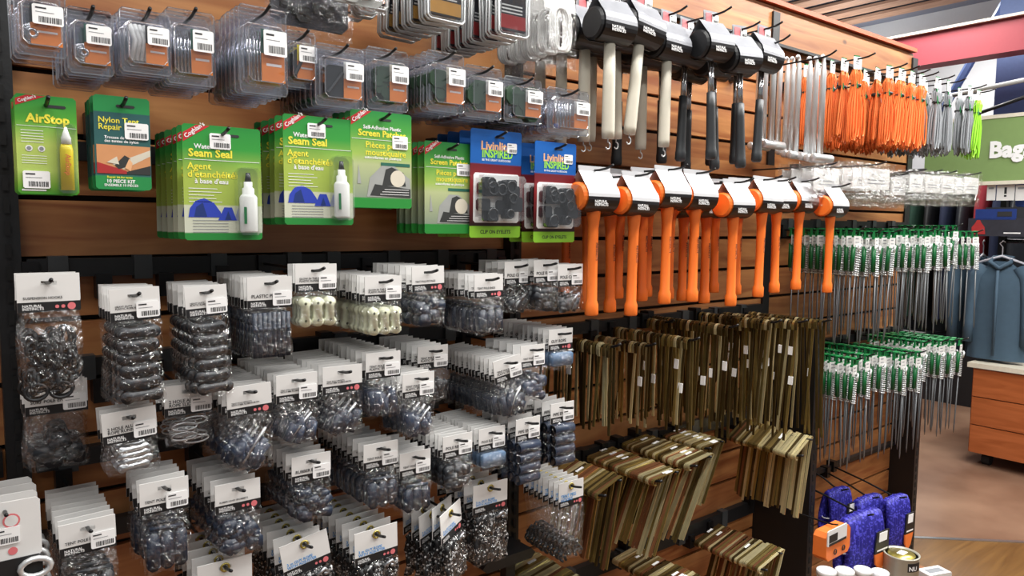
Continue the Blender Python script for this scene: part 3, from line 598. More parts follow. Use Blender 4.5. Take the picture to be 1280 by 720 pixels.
def nylon_card(w, h):
    pr = [('card', card_base(w, h, 'nylon_print'), (0, 0, 0), None), ('hang_slot', slot(w), (.004, 0, 0), 0)]
    pr.append(('title', text('Nylon Tent\nRepair Kit', w*.72, 'print_yellow', .014, lines=.85), (-w*.42, -.0012, -.034), 0))
    pr.append(('title', text('Trousse de réparation\ndes tentes de nylon', w*.7, 'print_white', .02, lines=.9), (-w*.33, -.0012, -.054), 0))
    p = MB(); a = -.062; b = -h*.83
    p.quad(-w*.47, w*.49, b, a, -.0011, 0); p.poly([(-w*.2, b+.012), (w*.49, a-.004), (w*.49, a-.012), (-.0, b+.006)], -.0012, 1); p.poly([(-w*.1, b), (w*.49, b+.012), (w*.49, b)], -.0013, 2)
    p.poly([(-w*.47, b), (-w*.47, b+.014), (w*.05, b+.004), (w*.05, b)], -.0014, 3); p.poly([(-w*.16, b+.011), (w*.02, b+.024), (w*.12, b+.02), (w*.08, b+.01), (-.006, b+.006)], -.0015, 2)
    p.poly([(-w*.3, b+.014), (-w*.12, b+.022), (-w*.08, b+.012)], -.0016, 1); p.poly([(w*.02, b+.008), (w*.1, b+.02), (w*.16, b+.014), (w*.12, b+.004)], -.0016, 4)
    pr.append(('repair_picture', p.mesh('repair_picture', ['pic_tan', 'pic_cream', 'pic_dark', 'pic_red', 'text_peach']), (0, 0, 0), 0))
    pr.append(('small_print', text('Repair kit for tents', w*.45, 'print_yellow', .02), (-w*.3, -.0012, -h+.0145), 0))
    pr.append(('small_print', text('10 PIECE KIT', w*.5, 'print_white', .03), (-w*.3, -.0012, -h+.0085), 0))
    pr.append(('small_print', text('ENSEMBLE 10 PIÈCES', w*.6, 'print_white', .02), (-w*.35, -.0012, -h+.004), 0))
    base = list(pr); pr.append(('price_sticker', STICK, (w*.25, -.0017, -.043), 0))
    return shift(pr, HZ), shift(base, HZ)
def screen_card(w, h):
    pr = [('card', card_base(w, h, 'screen_print'), (0, 0, 0), None), ('hang_slot', slot(w), (.006, 0, 0), 0)]
    pr.append(('logo_flash', MB().poly([(-w/2+.001, -.024), (-w/2+.001, -.012), (-w/2+.018, -.0008), (-w/2+.036, -.0008)], -.0011).mesh('logo_flash', 'coghlan_red'), (0, 0, 0), 0))
    pr.append(('logo', flash_text(w), (-w/2+.005, -.0014, -.0195), 0))
    pr.append(('title', text('Self-Adhesive Plastic', w*.62, 'print_white', .02), (-w*.3, -.0012, -.028), 0))
    pr.append(('title', text('Screen Patches', w*.78, 'print_yellow', .03), (-w*.38, -.0012, -.039), 0))
    pr.append(('rule_line', MB().quad(-w*.48, w*.48, -.0445, -.0438, -.0012).mesh('rule_line', 'print_white'), (0, 0, 0), 0))
    pr.append(('title', text('Pièces pour\nmoustiquaire', w*.66, 'print_yellow', .014, lines=.85), (-w*.26, -.0012, -.057), 0))
    pr.append(('title', text('autocollantes en plastique', w*.6, 'print_white', .015), (-w*.28, -.0012, -.074), 0))
    p = MB(); zb = -h*.885
    p.poly([(-w*.25, zb), (-w*.2, zb+.03), (0, zb+.05), (w*.2, zb+.05), (w*.47, zb+.03), (w*.48, zb)], -.0011, 0)
    p.poly([(-w*.2, zb+.002), (-w*.12, zb+.02), (w*.48, zb+.014), (w*.48, zb)], -.0013, 1); p.poly([(w*.0, zb+.018), (w*.06, zb+.044), (w*.16, zb+.048), (w*.36, zb+.04), (w*.4, zb+.018)], -.0012, 1)
    p.disc(w*.26, zb+.03, .0135, -.0014, 2, 18); p.poly([(-w*.4, zb+.02), (-w*.38, zb+.05), (-w*.34, zb+.02)], -.0012, 0)
    for k in range(3): p.quad(-.004+k*.004, w*.45, zb+.004+k*.004, zb+.0048+k*.004, -.0015, 3)
    p.quad(-w*.02, w*.47, -.084, -.079, -.0012, 4)
    pr.append(('tent_picture', p.mesh('tent_picture', ['pic_grey', 'pic_dark', 'pic_cream', 'print_white', 'teal_card']), (0, 0, 0), 0))
    base = list(pr); pr.append(('price_sticker', STICK, (w*.3, -.0017, -.046), 0))
    return shift(pr, HZ), shift(base, HZ)
def clip_card(w, h):
    pr = [('card', card_base(w, h, 'clip_print'), (0, 0, 0), None), ('hang_slot', slot(w), (.006, 0, 0), 0)]
    pr.append(('title', text('Livinlite', w*.58, 'text_peach', .03), (-w*.3, -.0012, -.036), 0)); pr.append(('title', text('INSPIRED', w*.6, 'text_lime', .03, h=1.2), (-w*.28, -.0012, -.049), 0))
    pr.append(('title', text('BE THE GREAT OUTDOORS', w*.56, 'print_white', .015), (-w*.28, -.0012, -.0555), 0))
    pr.append(('title', text('CLIP ON EYELETS', w*.6, 'print_dark', .02), (-w*.3, -.0012, -h+.0075), 0))
    pr.append(('white_panel', MB().bev(-w*.44, w*.46, -.0014, -.0009, -h*.86, -h*.4, .004).mesh('white_panel', 'print_white'), (0, 0, 0), 0))
    q = random.Random(5); m = MB()
    for i in range(14):
        cx = q.uniform(-w*.3, w*.34); cz = -h*q.uniform(.47, .8); r = q.uniform(.009, .014); m.bev(cx-r, cx+r, -.02+q.uniform(0, .012), -.0015, cz-r, cz+r, r*.3)
        if i % 2: m.tube([(cx+r*.8*math.cos(t), -.02, cz+r*.8*math.sin(t)) for t in [2*math.pi*k/10 for k in range(10)]], .002, 5, 0, True)
    pr.append(('eyelet_clips', m.mesh('eyelet_clips', 'plastic_dark'), (0, 0, 0), None))
    pr.append(('blister', MB().bev(-w*.42, w*.45, -.024, -.001, -h*.84, -h*.42, .006).mesh('blister', 'blister_film'), (0, 0, 0), None))
    base = list(pr); pr.append(('price_sticker', STICK_S, (w*.3, -.0017, -.03), 0))
    return shift(pr, HZ), shift(base, HZ)
GC = [((20, 120, 97, 243), .24, airstop_card, 3, .02, 'green card with a yellow glue tube, lettered AirStop', 'AirStop glue cards', 'repair_card'),
 ((118, 121, 188, 237), .24, nylon_card, 5, .016, 'green and teal nylon tent repair card with photo of hands', 'nylon tent repair cards', 'repair_card'),
 ((229, 158, 326, 300), .25, seam_card, 6, .03, 'green seam sealer card with white bottle beside the nylon repair cards', 'seam sealer cards beside the nylon repair', 'sealer_card'),
 ((354, 146, 440, 281), .25, seam_card, 5, .03, 'green seam sealer card with white bottle beside the screen patches', 'seam sealer cards beside the screen patches', 'sealer_card'),
 ((438, 140, 514, 260), .25, screen_card, 4, .02, 'green screen patch card hung higher, beside the seam sealer', 'higher screen patch cards', 'patch_card'),
 ((530, 178, 590, 292), .22, screen_card, 6, .02, 'green screen patch card hung lower, beside the blue clip cards', 'lower screen patch cards', 'patch_card'),
 ((588, 163, 651, 297), .23, clip_card, 4, .036, 'blue card of black eyelet clips beside the screen patches', 'blue clip cards beside the screen patches', 'clip_card'),
 ((668, 178, 719, 303), .25, clip_card, 3, .04, 'blue card of black eyelet clips beside the orange mallets', 'blue clip cards beside the orange mallets', 'clip_card')]
for (bx, D, fn, n, s, lab, grp, nm) in GC:
    X, Z, w, h = rect(*bx, D)
    stack(fn(w, h), nm, lab, 'repair card', Vector((X, -D, Z-HZ)), D, n, s, grp, jit=1.2, tip=.007)

# ------------------------------------------------------------------ clamshell packs
def clam(w, h, item, oc='orange_card', topc='teal_card', cardw=.42, seed=0, price=True):
    q = random.Random(seed); dp = .014
    sh = MB().bev(-w/2, w/2, -.0006, .0006, -h, 0, .004)
    x0, x1, z0, z1 = -w*.42, w*.42, -h*.9, -h*.2; b = .006
    o = [(x0+b, z0), (x1-b, z0), (x1, z0+b), (x1, z1-b), (x1-b, z1), (x0+b, z1), (x0, z1-b), (x0, z0+b)]; cx, cz = (x0+x1)/2, (z0+z1)/2
    o2 = [(cx+(x-cx)*.9, cz+(z-cz)*.92) for x, z in o]; n = len(o)
    sh.add([(x, -.0007, z) for x, z in o]+[(x, -dp, z) for x, z in o2], [(i, (i+1) % n, (i+1) % n+n, i+n) for i in range(n)]+[tuple(range(n, 2*n))])
    fo = [(-w/2+.003, -h), (w/2-.003, -h), (w/2, -h+.004), (w/2, -.004), (w/2-.003, 0), (-w/2+.003, 0), (-w/2, -.004), (-w/2, -h+.004)]
    sh.tube([(x, -.001, z) for x, z in fo], .0009, 4, 1, True); sh.tube([(x, -dp, z) for x, z in o2], .0009, 4, 1, True); sh.tube([(x, -.0012, z) for x, z in o], .0007, 4, 1, True)
    pr = [('clear_shell', sh.mesh('clear_shell', ['shell_film', 'shell_edge']), (0, 0, 0), None)]
    it = MB()
    if item == 'ring':
        for k in range(3): it.tube([(-w*.18+(w*.2-.003*k)*math.cos(t), -.006-.002*k, -h*.7+(w*.2-.003*k)*math.sin(t)) for t in [2*math.pi*j/18 for j in range(18)]], .0022, 6, 0, True)
        im = it.mesh('metal_ring', 'chrome', True)
    elif item == 'leaf':
        for k in range(9):
            a, c = q.uniform(-w*.3, w*.2), -h*q.uniform(.36, .8); r = w*q.uniform(.1, .2); it.bev(a-r, a+r, -.009+q.uniform(0, .004), -.002, c-r, c+r, r*.5)
        im = it.mesh('green_straps', 'leaf_dark')
    elif item == 'rods':
        for k in range(6): a = -w*.36+k*w*.07; it.tube([(a, -.006, -h*.86), (a+.002*q.uniform(-1, 1), -.006, -h*.3)], .0016, 6)
        im = it.mesh('metal_rods', 'chrome', True)
    elif item == 'white':
        for k in range(5): a = -w*.3+k*w*.09; it.tube([(a, -.006, -h*.82), (a+.004, -.008, -h*.5), (a-.002, -.006, -h*.26)], .003, 6)
        im = it.mesh('white_cord', 'rope_white', True)
    else:
        it.bev(-w*.34, w*.1, -.009, -.002, -h*.84, -h*.34, .005); it.tube([(-w*.3, -.01, -h*.8), (w*.0, -.01, -h*.45)], .003, 6)
        im = it.mesh('dark_tool', 'plastic_dark')
    pr.append((im.name.split('.')[0], im, (0, 0, 0), None))
    cw = w*cardw; xr = w*.40
    ins = MB().quad(xr-cw, xr, -h*.86, -h*.54, -.0105, 0).quad(xr-cw, xr, -h*.54, -h*.26, -.0105, 1).quad(xr-cw*.8, xr-cw*.15, -h*.68, -h*.65, -.0107, 2)
    pr.append(('insert_card', ins.mesh('insert_card', [oc, topc, 'print_white']), (0, 0, 0), None))
    base = list(pr)
    if price: pr.append(('price_sticker', sticker_mesh(cw*.98, h*.29).mesh('price_sticker', ['sticker', 'print_dark', 'print_grey']), (xr-cw*.45, -dp-.001, -h*.42), 0))
    return shift(pr, .01), shift(base, .01)
CL = [((18, -14, 82, 70), .26, 'ring', 3, .03, 'orange_card', 'print_dark', .62, 'clear clamshell with a large orange card and rings, beside the left post', 'clamshells with large orange cards'),
 ((84, 12, 141, 93), .24, 'ring', 8, .02, 'orange_card', 'teal_card', .56, 'clear clamshell with chrome ring and teal card over orange', 'clamshells with chrome ring'),
 ((150, 14, 213, 92), .25, 'white', 9, .018, 'orange_card', 'print_dark', .44, 'clear clamshell of white cord with narrow orange card', 'clamshells of white cord'),
 ((208, 14, 268, 106), .24, 'rods', 8, .018, 'orange_card', 'teal_card', .44, 'clear clamshell with slim rods and orange card', 'clamshells with slim rods'),
 ((299, 10, 358, 118), .26, 'rods', 9, .018, 'orange_card', 'teal_card', .5, 'tall clear clamshell with wide orange picture card and hooks', 'tall clamshells with hooks'),
 ((358, 40, 394, 110), .23, 'tool', 6, .02, 'orange_card', 'tube_yellow', .62, 'narrow clamshell with orange and yellow card', 'narrow clamshells with yellow card'),
 ((394, 58, 454, 134), .25, 'tool', 9, .018, 'orange_card', 'paper_old', .38, 'clear clamshell of small dark tools beside the dark green straps', 'clamshells of small dark tools'),
 ((458, 62, 509, 138), .23, 'leaf', 6, .02, 'orange_card', 'pic_cream', .42, 'clear clamshell of dark green straps beside the small dark tools', 'green strap clamshells beside the dark tools'),
 ((533, 66, 579, 140), .25, 'leaf', 8, .02, 'orange_card', 'pic_cream', .46, 'clear clamshell of dark green straps below the silver framed packs', 'green strap clamshells below the framed packs'),
 ((581, 84, 626, 148), .24, 'leaf', 7, .022, 'orange_card', 'paper_old', .42, 'clear clamshell of dark green straps between two like it', 'green strap clamshells between two like them'),
 ((630, 98, 676, 154), .24, 'leaf', 7, .022, 'orange_card', 'paper_old', .42, 'clear clamshell of dark green straps under the white rope bag', 'green strap clamshells under the white rope'),
 ((684, 112, 735, 168), .25, 'rods', 9, .024, 'orange_card', 'paper_old', .34, 'small clear clamshell of slim clips beside the wooden mallet handles', 'small clamshells beside the mallets')]
for i, (bx, D, it, n, s, oc, tc_, cw, lab, grp) in enumerate(CL):
    X, Z, w, h = rect(*bx, D)
    stack(clam(w, h, it, oc, tc_, cw, i), 'clamshell_pack', lab, 'blister pack', Vector((X, -D, Z-.01)), D, n, s, grp, jit=1.5, tip=.007)
# packs at the very top
def framed(w, h, cc):
    fr = MB(); t = .0022
    o = [(-w/2, -h), (w/2, -h), (w/2, 0), (-w/2, 0)]
    fr.tube([(-w/2, -.004, 0), (-w/2, -.004, -h+.006), (-w/2+.006, -.004, -h), (w/2-.006, -.004, -h), (w/2, -.004, -h+.006), (w/2, -.004, 0)], t, 6)
    fr.tube([(-w/2, .004, 0), (-w/2, .004, -h+.006), (-w/2+.006, .004, -h), (w/2-.006, .004, -h), (w/2, .004, -h+.006), (w/2, .004, 0)], t, 6)
    pr = [('clear_edge', fr.mesh('clear_edge', 'white_metal', True), (0, 0, 0), None)]
    c = MB().box(-w*.42, w*.42, -.002, .002, -h*.93, 0, 0).quad(-w*.41, w*.41, -h*.91, -h*.74, -.0025, 1)
    for k in range(3): c.quad(-w*.38, w*.3, -h*.72+k*.006, -h*.72+.0025+k*.006, -.0025, 2)
    pr.append(('printed_card', c.mesh('printed_card', ['photo_dark', cc, 'print_white']), (0, 0, 0), None))
    pr.append(('blister', MB().bev(-w*.47, w*.47, -.009, -.003, -h*.97, -.002, .004).mesh('blister', 'blister_film'), (0, 0, 0), None)); return shift(pr, .012), shift(pr, .012)
for bx, D, cc, n, lab, grp in (((455, -85, 482, 12), .2, 'orange_card', 4, 'dark framed pack with narrow orange strip beside the grey plastic bag', 'dark packs beside the grey bag'),
    ((532, -70, 580, 27), .24, 'tan_card', 7, 'dark photo pack with tan strip and pale edge', 'dark photo packs with tan strip'),
    ((622, -55, 659, 46), .26, 'pic_red', 9, 'dark photo pack with reddish strip and pale edge beside white rope', 'dark photo packs with reddish strip')):
    X, Z, w, h = rect(*bx, D)
    stack(framed(w, h, cc), 'photo_pack', lab, 'blister pack', Vector((X, -D, Z-.012)), D, n, .026, grp, jit=3)
# white rope in bags
X, Z, w, h = rect(676, -45, 719, 88, .26)
m = MB()
for k in range(5):
    o = .004*k-.008; m.tube([(o+w*.26*math.sin(2*math.pi*j/20)*(1+.25*math.cos(4*math.pi*j/20)), -.004-.002*(k % 3), -h*.62+h*.2*math.cos(2*math.pi*j/20)) for j in range(20)], .0028, 6, 0, True)
ropem = m.mesh('white_rope', 'rope_white', True)
lab_ = MB().box(-w*.44, w*.44, -.003, -.002, -h*.44, 0).mesh('header_card', 'paper')
pr = [('header_card', lab_, (0, 0, 0), None), ('white_rope', ropem, (0, 0, 0), None), ('bag', film_mesh(w, h*.98, .014, 0, 90), (0, 0, 0), None)]
stack((shift(pr, .012), shift(pr, .012)), 'rope_bag', 'clear bag with a white cord hank hanging left of the mallets', 'rope pack', Vector((X, -.26, Z-.012)), .26, 6, .03, 'white cord bags left of the mallets', jit=3)
for bx, D, lab in (((330, -110, 440, 48), .2, 'dark crinkled plastic bag above the narrow clamshells'), ((404, -100, 482, 15), .26, 'pale grey crinkled plastic bag beside the dark framed packs')):
    X, Z, w, h = rect(*bx, D); t = thing('plastic_bag', lab, 'bag', (X, -D, Z))
    ob('bag', film_mesh(w, h, .025, 0, 91 if D > .22 else 92), t)
    cm, mm = c_chunks(w, h, 'pic_grey' if D > .22 else 'rubber_black', 6); ob('contents', cm.mesh('contents', mm), t)
    ob('inner_sheet', MB().bev(-w*.44, w*.44, -.002, .003, -h*.92, 0, .01).mesh('inner_sheet', 'pic_grey' if D > .22 else 'photo_dark'), t); hook(X, Z-.01, D+.03, 'holding the '+lab.split(' above')[0].split(' beside')[0])

# ------------------------------------------------------------------ mallets
def sleeve(Rh, L, tab, tabw):
    m = MB(); prof = []
    a0 = 48
    for sgn in (-1, 1):
        pts = [(sgn*.001, tab), (sgn*.0012, Rh+.022)]
        pts += [(sgn*(Rh+.0025)*math.cos(rad(a)), (Rh+.0025)*math.sin(rad(a))) for a in range(a0, -86, -12)]
        ks = [1 if (sgn < 0 and i > 5) else 0 for i in range(len(pts)-1)]
        for i in range(len(pts)-1):
            (y0, z0), (y1, z1) = pts[i], pts[i+1]
            w0 = L/2 if i > 0 else tabw/2; w1 = L/2
            if i == 0: w0 = w1 = tabw/2
            m.add([(-w0, y0, z0), (w0, y0, z0), (w1, y1, z1), (-w1, y1, z1)], [(0, 1, 2, 3)], ks[i])
    return m
LOGO_M = text('NATURAL\nINSTINCTS', .036, 'print_white', .02, lines=.8)
def mallet(kind):
    Rh, L = (.031, .098) if kind != 'orange' else (.028, .1)
    hm = 'orange' if kind == 'orange' else 'mallet_black'
    pr = [('mallet_head', MB().lathe([(0, -L/2), (Rh-.004, -L/2), (Rh, -L/2+.004), (Rh*.97, 0), (Rh, L/2-.004), (Rh-.004, L/2), (0, L/2)], 'x', (0, 0, 0), 22).mesh('mallet_head', hm, False), (0, 0, 0), None)]
    if kind == 'wood':
        h = MB().lathe([(0, -.215), (.0135, -.215), (.0145, -.2), (.0135, -.1), (.012, -.02), (0, -.02)], 'z', (0, 0, 0), 12, 0, 1, .8)
        pr.append(('handle', h.mesh('handle', 'handle_wood', True), (0, 0, 0), None))
        pr.append(('screw_hook', MB().tube([(0, 0, -.212), (0, 0, -.222)]+[(.006*math.sin(t), 0, -.229+.007*math.cos(t)) for t in [k*.6 for k in range(8)]], .0014, 6).mesh('screw_hook', 'white_metal', True), (0, 0, 0), 1))
    elif kind == 'steel':
        pr.append(('shaft', MB().tube([(-.0045, 0, -.02), (-.0045, 0, -.125)], .0042, 8).tube([(.0045, 0, -.02), (.0045, 0, -.125)], .0042, 8).mesh('shaft', 'chrome', True), (0, 0, 0), None))
        pr.append(('grip', MB().lathe([(0, -.1), (.011, -.1), (.0115, -.13), (.0125, -.2), (.0135, -.225), (.0145, -.228), (.0145, -.243), (.011, -.248), (0, -.248)], 'z', (0, 0, 0), 12, 0, 1, .8).mesh('grip', 'grip_black', True), (0, 0, 0), None))
    else:
        pr.append(('handle', MB().lathe([(0, -.235), (.0135, -.235), (.015, -.232), (.0148, -.213), (.0118, -.205), (.011, -.14), (.012, -.06), (.016, -.025), (.016, -.01), (0, -.01)], 'z', (0, 0, 0), 14, 0, 1, .85).mesh('handle', 'orange', True), (0, 0, 0), None))
        tv = text('INSTINCTS', .035, 'print_dark', .02).copy()
        for v in tv.vertices: v.co = (v.co.z, 0, -v.co.x)
        pr.append(('handle_lettering', tv, (-.001, -.0108, -.09), 1))
    sl = sleeve(Rh, L*.86, .075 if kind != 'orange' else .06, .05 if kind != 'orange' else L*.86)
    pr.append(('card_sleeve', sl.mesh('card_sleeve', ['sleeve_card' if kind != 'orange' else 'sleeve_white', 'sleeve_dark'], False), (0, 0, 0), None)); si = len(pr)-1
    pr.append(('logo', LOGO_M, (-.028, -Rh-.0045, -.012), si))
    if kind != 'orange':
        pr.append(('tab_print', MB().quad(-.02, .0, .05, .07, -.0022).mesh('tab_print', 'print_red'), (0, 0, 0), si)); pr.append(('price_sticker', STICK_S, (.012, -.003, .058), si))
    return pr
def OL(X, D):
    if X > 1.85: return 'orange mallet hanging alone at the end beside the flat ring bags', None
    if X > 1.75: return 'orange mallet hanging alone, next to the end one', None
    if X < 1.2 and D < .1: return 'orange mallet mostly hidden behind the blue clip cards', None
    return 'bright orange plastic mallet in the close row, white card sleeve on its head', 'orange mallets in the close row'
MW, MS, MO = mallet('wood'), mallet('steel'), mallet('orange')
def put_mallet(pr, X, D, Z, tilt, name, lab, grp, tabz, hk=True):
    place(pr, name, lab, 'mallet', (X, -D, Z), (0, rad(tilt), rad(R.uniform(-3, 3))), grp)
    if hk: hook(X, Z+tabz, D+.045, 'holding a column of mallets', 'hooks holding mallets', .008)
BL = {'w': (MW, 'black rubber mallet with pale wooden handle and screw hook', 'black mallets with wooden handles'), 's': (MS, 'black rubber mallet with chrome shaft and black grip', 'black mallets with chrome shafts')}
for X, Z, col in ((1.05, 1.737, (('w', .268, 0), ('w', .198, 0), ('w', .128, 0), ('w', .058, 0))), (1.155, 1.752, (('w', .252, 7), ('w', .182, -2), ('w', .112, 1))), (1.26, 1.738, (('w', .235, 1), ('w', .165, 0), ('s', .095, 1))),
                  (1.365, 1.748, (('s', .27, -3), ('s', .2, 2), ('s', .13, -2))), (1.47, 1.735, (('s', .272, -4), ('s', .2, -4), ('s', .13, 1))), (1.575, 1.755, (('s', .262, 2), ('s', .19, -1), ('s', .12, 0)))):
    for i, (k, D, tl) in enumerate(col):
        pr, lab, grp = BL[k]; put_mallet(pr, X, D, Z, tl, 'rubber_mallet', lab, grp, .066, i == 0)
for X, Z, col in ((1.02, 1.406, (.262,)), (1.125, 1.4, (.274, .206, .138, .07)), (1.23, 1.418, (.272, .204, .136)), (1.335, 1.416, (.264, .196, .128)), (1.455, 1.4, (.28, .205, .137)), (1.59, 1.413, (.268, .2, .132)), (1.697, 1.416, (.24,)), (1.803, 1.419, (.242,)), (1.91, 1.408, (.27,))):
    for i, D in enumerate(col):
        put_mallet(MO, X, D, Z, R.uniform(-1.2, 1.2), 'orange_mallet', *OL(X, D), .052, i == 0)

# ------------------------------------------------------------------ peg pullers
def puller():
    L = .245
    pr = [('rod', MB().tube([(0, 0, -L), (0, 0, -.03), (0, 0, -.005)]+[(-.007+.007*math.cos(t), 0, .004+.008*math.sin(t)) for t in [k*.5 for k in range(7)]], [.0078, .0078, .005]+[.0038]*7, 10).mesh('rod', 'white_metal', True), (0, 0, 0), None)]
    pr.append(('handle', MB().lathe([(0, -.045), (.0085, -.045), (.0105, -.043), (.0105, .043), (.0085, .045), (0, .045)], 'x', (.012, 0, -L-.006), 14).mesh('handle', 'white_metal', True), (0, 0, 0), None))
    return pr
PP = puller()
for px, py, D in ((968, 58, .2), (958, 62, .12), (950, 70, .08), (985, 78, .12), (992, 78, .16), (999, 76, .2), (1013, 78, .22), (1021, 78, .246), (1030, 76, .27), (976, 72, .07)):
    P = at(px, py, D); place(PP, 'peg_puller', 'silver metal peg puller rod with crossbar handle at its foot', 'peg puller', (P.x, -D, P.z), (0, 0, rad(R.uniform(-3, 3))), 'silver peg pullers')
for px, py, D in ((968, 58, .27), (1026, 76, .27)):
    P = at(px, py, D); hook(P.x-.007, P.z+.006, D+.04, 'holding silver peg pullers', 'hooks of the peg pullers', .012)

# ------------------------------------------------------------------ rope hanks
def hank(seed, ropemat, L=.205):
    q = random.Random(seed); m = MB()
    for i in range(20):
        sp = q.uniform(-1, 1); fy = q.uniform(-1, 1); ln = L*q.uniform(.86, 1.02); wd = q.uniform(.003, .009)
        pts = [(sp*.016, fy*.004, -.006-abs(sp)*.004), (sp*.019-.003, fy*.010, -.025), (sp*.011-.002, fy*.007, -.05), (sp*.022-wd, fy*.012, -.1), (sp*.026-wd, fy*.012, -ln+.03), (sp*.028-wd*.7, fy*.012, -ln+.006), (sp*.028, fy*.012, -ln), (sp*.028+wd*.7, fy*.012, -ln+.006), (sp*.026+wd, fy*.013, -ln+.03), (sp*.022+wd, fy*.013, -.1), (sp*.011+.002, fy*.008, -.05), (sp*.019+.003, fy*.011, -.025)]
        m.tube(pts, .0023, 5, 0, True)
    pr = [('cord', m.mesh('cord', ropemat, True), (0, 0, 0), None)]
    pr.append(('tie', MB().lathe([(.0145, -.056), (.016, -.054), (.016, -.050), (.0145, -.048)], 'z', (0, 0, 0), 10, 0, 1, .75).mesh('tie', 'band_black', True), (0, 0, 0), None))
    pr.append(('green_hanger', MB().box(-.012, .012, -.001, .001, -.002, .004).box(-.012, -.009, -.001, .001, .004, .03).box(.009, .012, -.001, .001, .004, .03).box(-.012, .012, -.001, .001, .024, .03).tube([(-.010, -.004, -.01), (-.011, -.011, -.06)], .0018, 5).mesh('green_hanger', 'hanger_green'), (0, 0, 0), None))
    pr.append(('tag', MB().bev(-.018, .018, -.003, -.002, -.008, .026, .002).quad(-.01, .006, .012, .015, -.0032, 1).quad(-.01, .009, .006, .0075, -.0032, 1).mesh('tag', ['paper', 'print_grey']), (0, 0, 0), 2))
    return shift(pr, -.02)
HK = [hank(1, 'rope_orange'), hank(2, 'rope_orange'), hank(3, 'rope_grey'), hank(4, 'rope_grey'), hank(5, 'rope_lime')]
KS = [(1071, 74, .27, 6, .036, 0), (1112, 86, .26, 6, .036, 0), (1127, 89, .27, 6, .036, 0), (1141, 93, .27, 6, .036, 0), (1152, 96, .27, 6, .036, 0), (1172, 100, .26, 5, .04, 2), (1186, 104, .27, 6, .036, 2), (1213, 111, .25, 6, .036, 2), (1224, 116, .265, 2, .03, 4)]
for px, py, D, n, s, k in KS:
    P = at(px, py, D)
    lab, grp = {0: ('orange guy cord hank tied with black, green hanger and white tag', 'orange cord hanks'), 2: ('grey guy cord hank tied with black, green hanger and white tag', 'grey cord hanks'), 4: ('lime green cord hank at the end of the grey hanks', 'lime cord hanks')}[k]
    if P.x > 2.95: P.x = 2.95
    for i in range(n):
        place(HK[k+(i % 2 if k < 4 else 0)], 'cord_hank', lab, 'cord', (P.x+R.uniform(-.004, .004), -D+i*s, P.z), (0, rad(R.uniform(-3, 3)), rad(R.uniform(-12, 12))), grp)
    hook(P.x, P.z, D+.045, 'holding cord hanks', 'hooks of the cord hanks', .008)

# ------------------------------------------------------------------ small zip bags with rings
ZT = text('CAMP', .016, 'print_dark', .03)
for bx, D, n, lab in (((1008, 204, 1054, 258), .27, 4, 'flat clear bag with white card beside the end orange mallet'), ((1070, 203, 1116, 257), .27, 4, 'flat clear bag showing silver chain rings under the orange cords'), ((1110, 217, 1134, 260), .24, 3, 'narrow clear bag with white card between two ring bags'),
                      ((1132, 212, 1156, 256), .25, 3, 'clear bag of silver clips beneath the last orange cords'), ((1153, 213, 1176, 257), .25, 3, 'clear bag of silver clips next to the grey cords'), ((1172, 214, 1194, 257), .25, 3, 'clear bag of silver clips under the grey cords'), ((1200, 216, 1226, 258), .26, 4, 'clear bag of silver clips at the end of the row under the lime cord')):
    X, Z, w, h = rect(*bx, D); X = min(X, 2.95)
    m = MB()
    for k in range(5):
        cx = -w*.3+k*w*.14; m.tube([(cx+w*.11*math.cos(t), -.003-.001*(k % 2), -h*.78+.005*math.sin(t)+.002*(k % 2)) for t in [2*math.pi*j/12 for j in range(12)]], .0013, 5, 0, True)
    pr = [('white_card', MB().box(-w*.34, w*.38, -.001, .001, -h*.62, -h*.14, 0).quad(-w*.2, w*.25, -h*.42, -h*.4, -.0013, 1).quad(-w*.2, w*.25, -h*.5, -h*.48, -.0013, 1).mesh('white_card', ['paper', 'print_grey']), (0, 0, 0), None),
          ('card_lettering', ZT, (-w*.1, -.0015, -h*.3), 0), ('silver_rings', m.mesh('silver_rings', 'chrome', True), (0, 0, 0), None), ('bag', film_mesh(w, h, .006, 0, int(bx[0])), (0, 0, 0), None)]
    stack((shift(pr, .006), shift(pr, .006)), 'zip_bag', lab, 'hardware bag', Vector((X, -D, Z-.006)), D, n, .03, 'bags: '+lab, jit=2, tip=.007, hooklab='holding a '+' '.join(lab.split()[:9]))

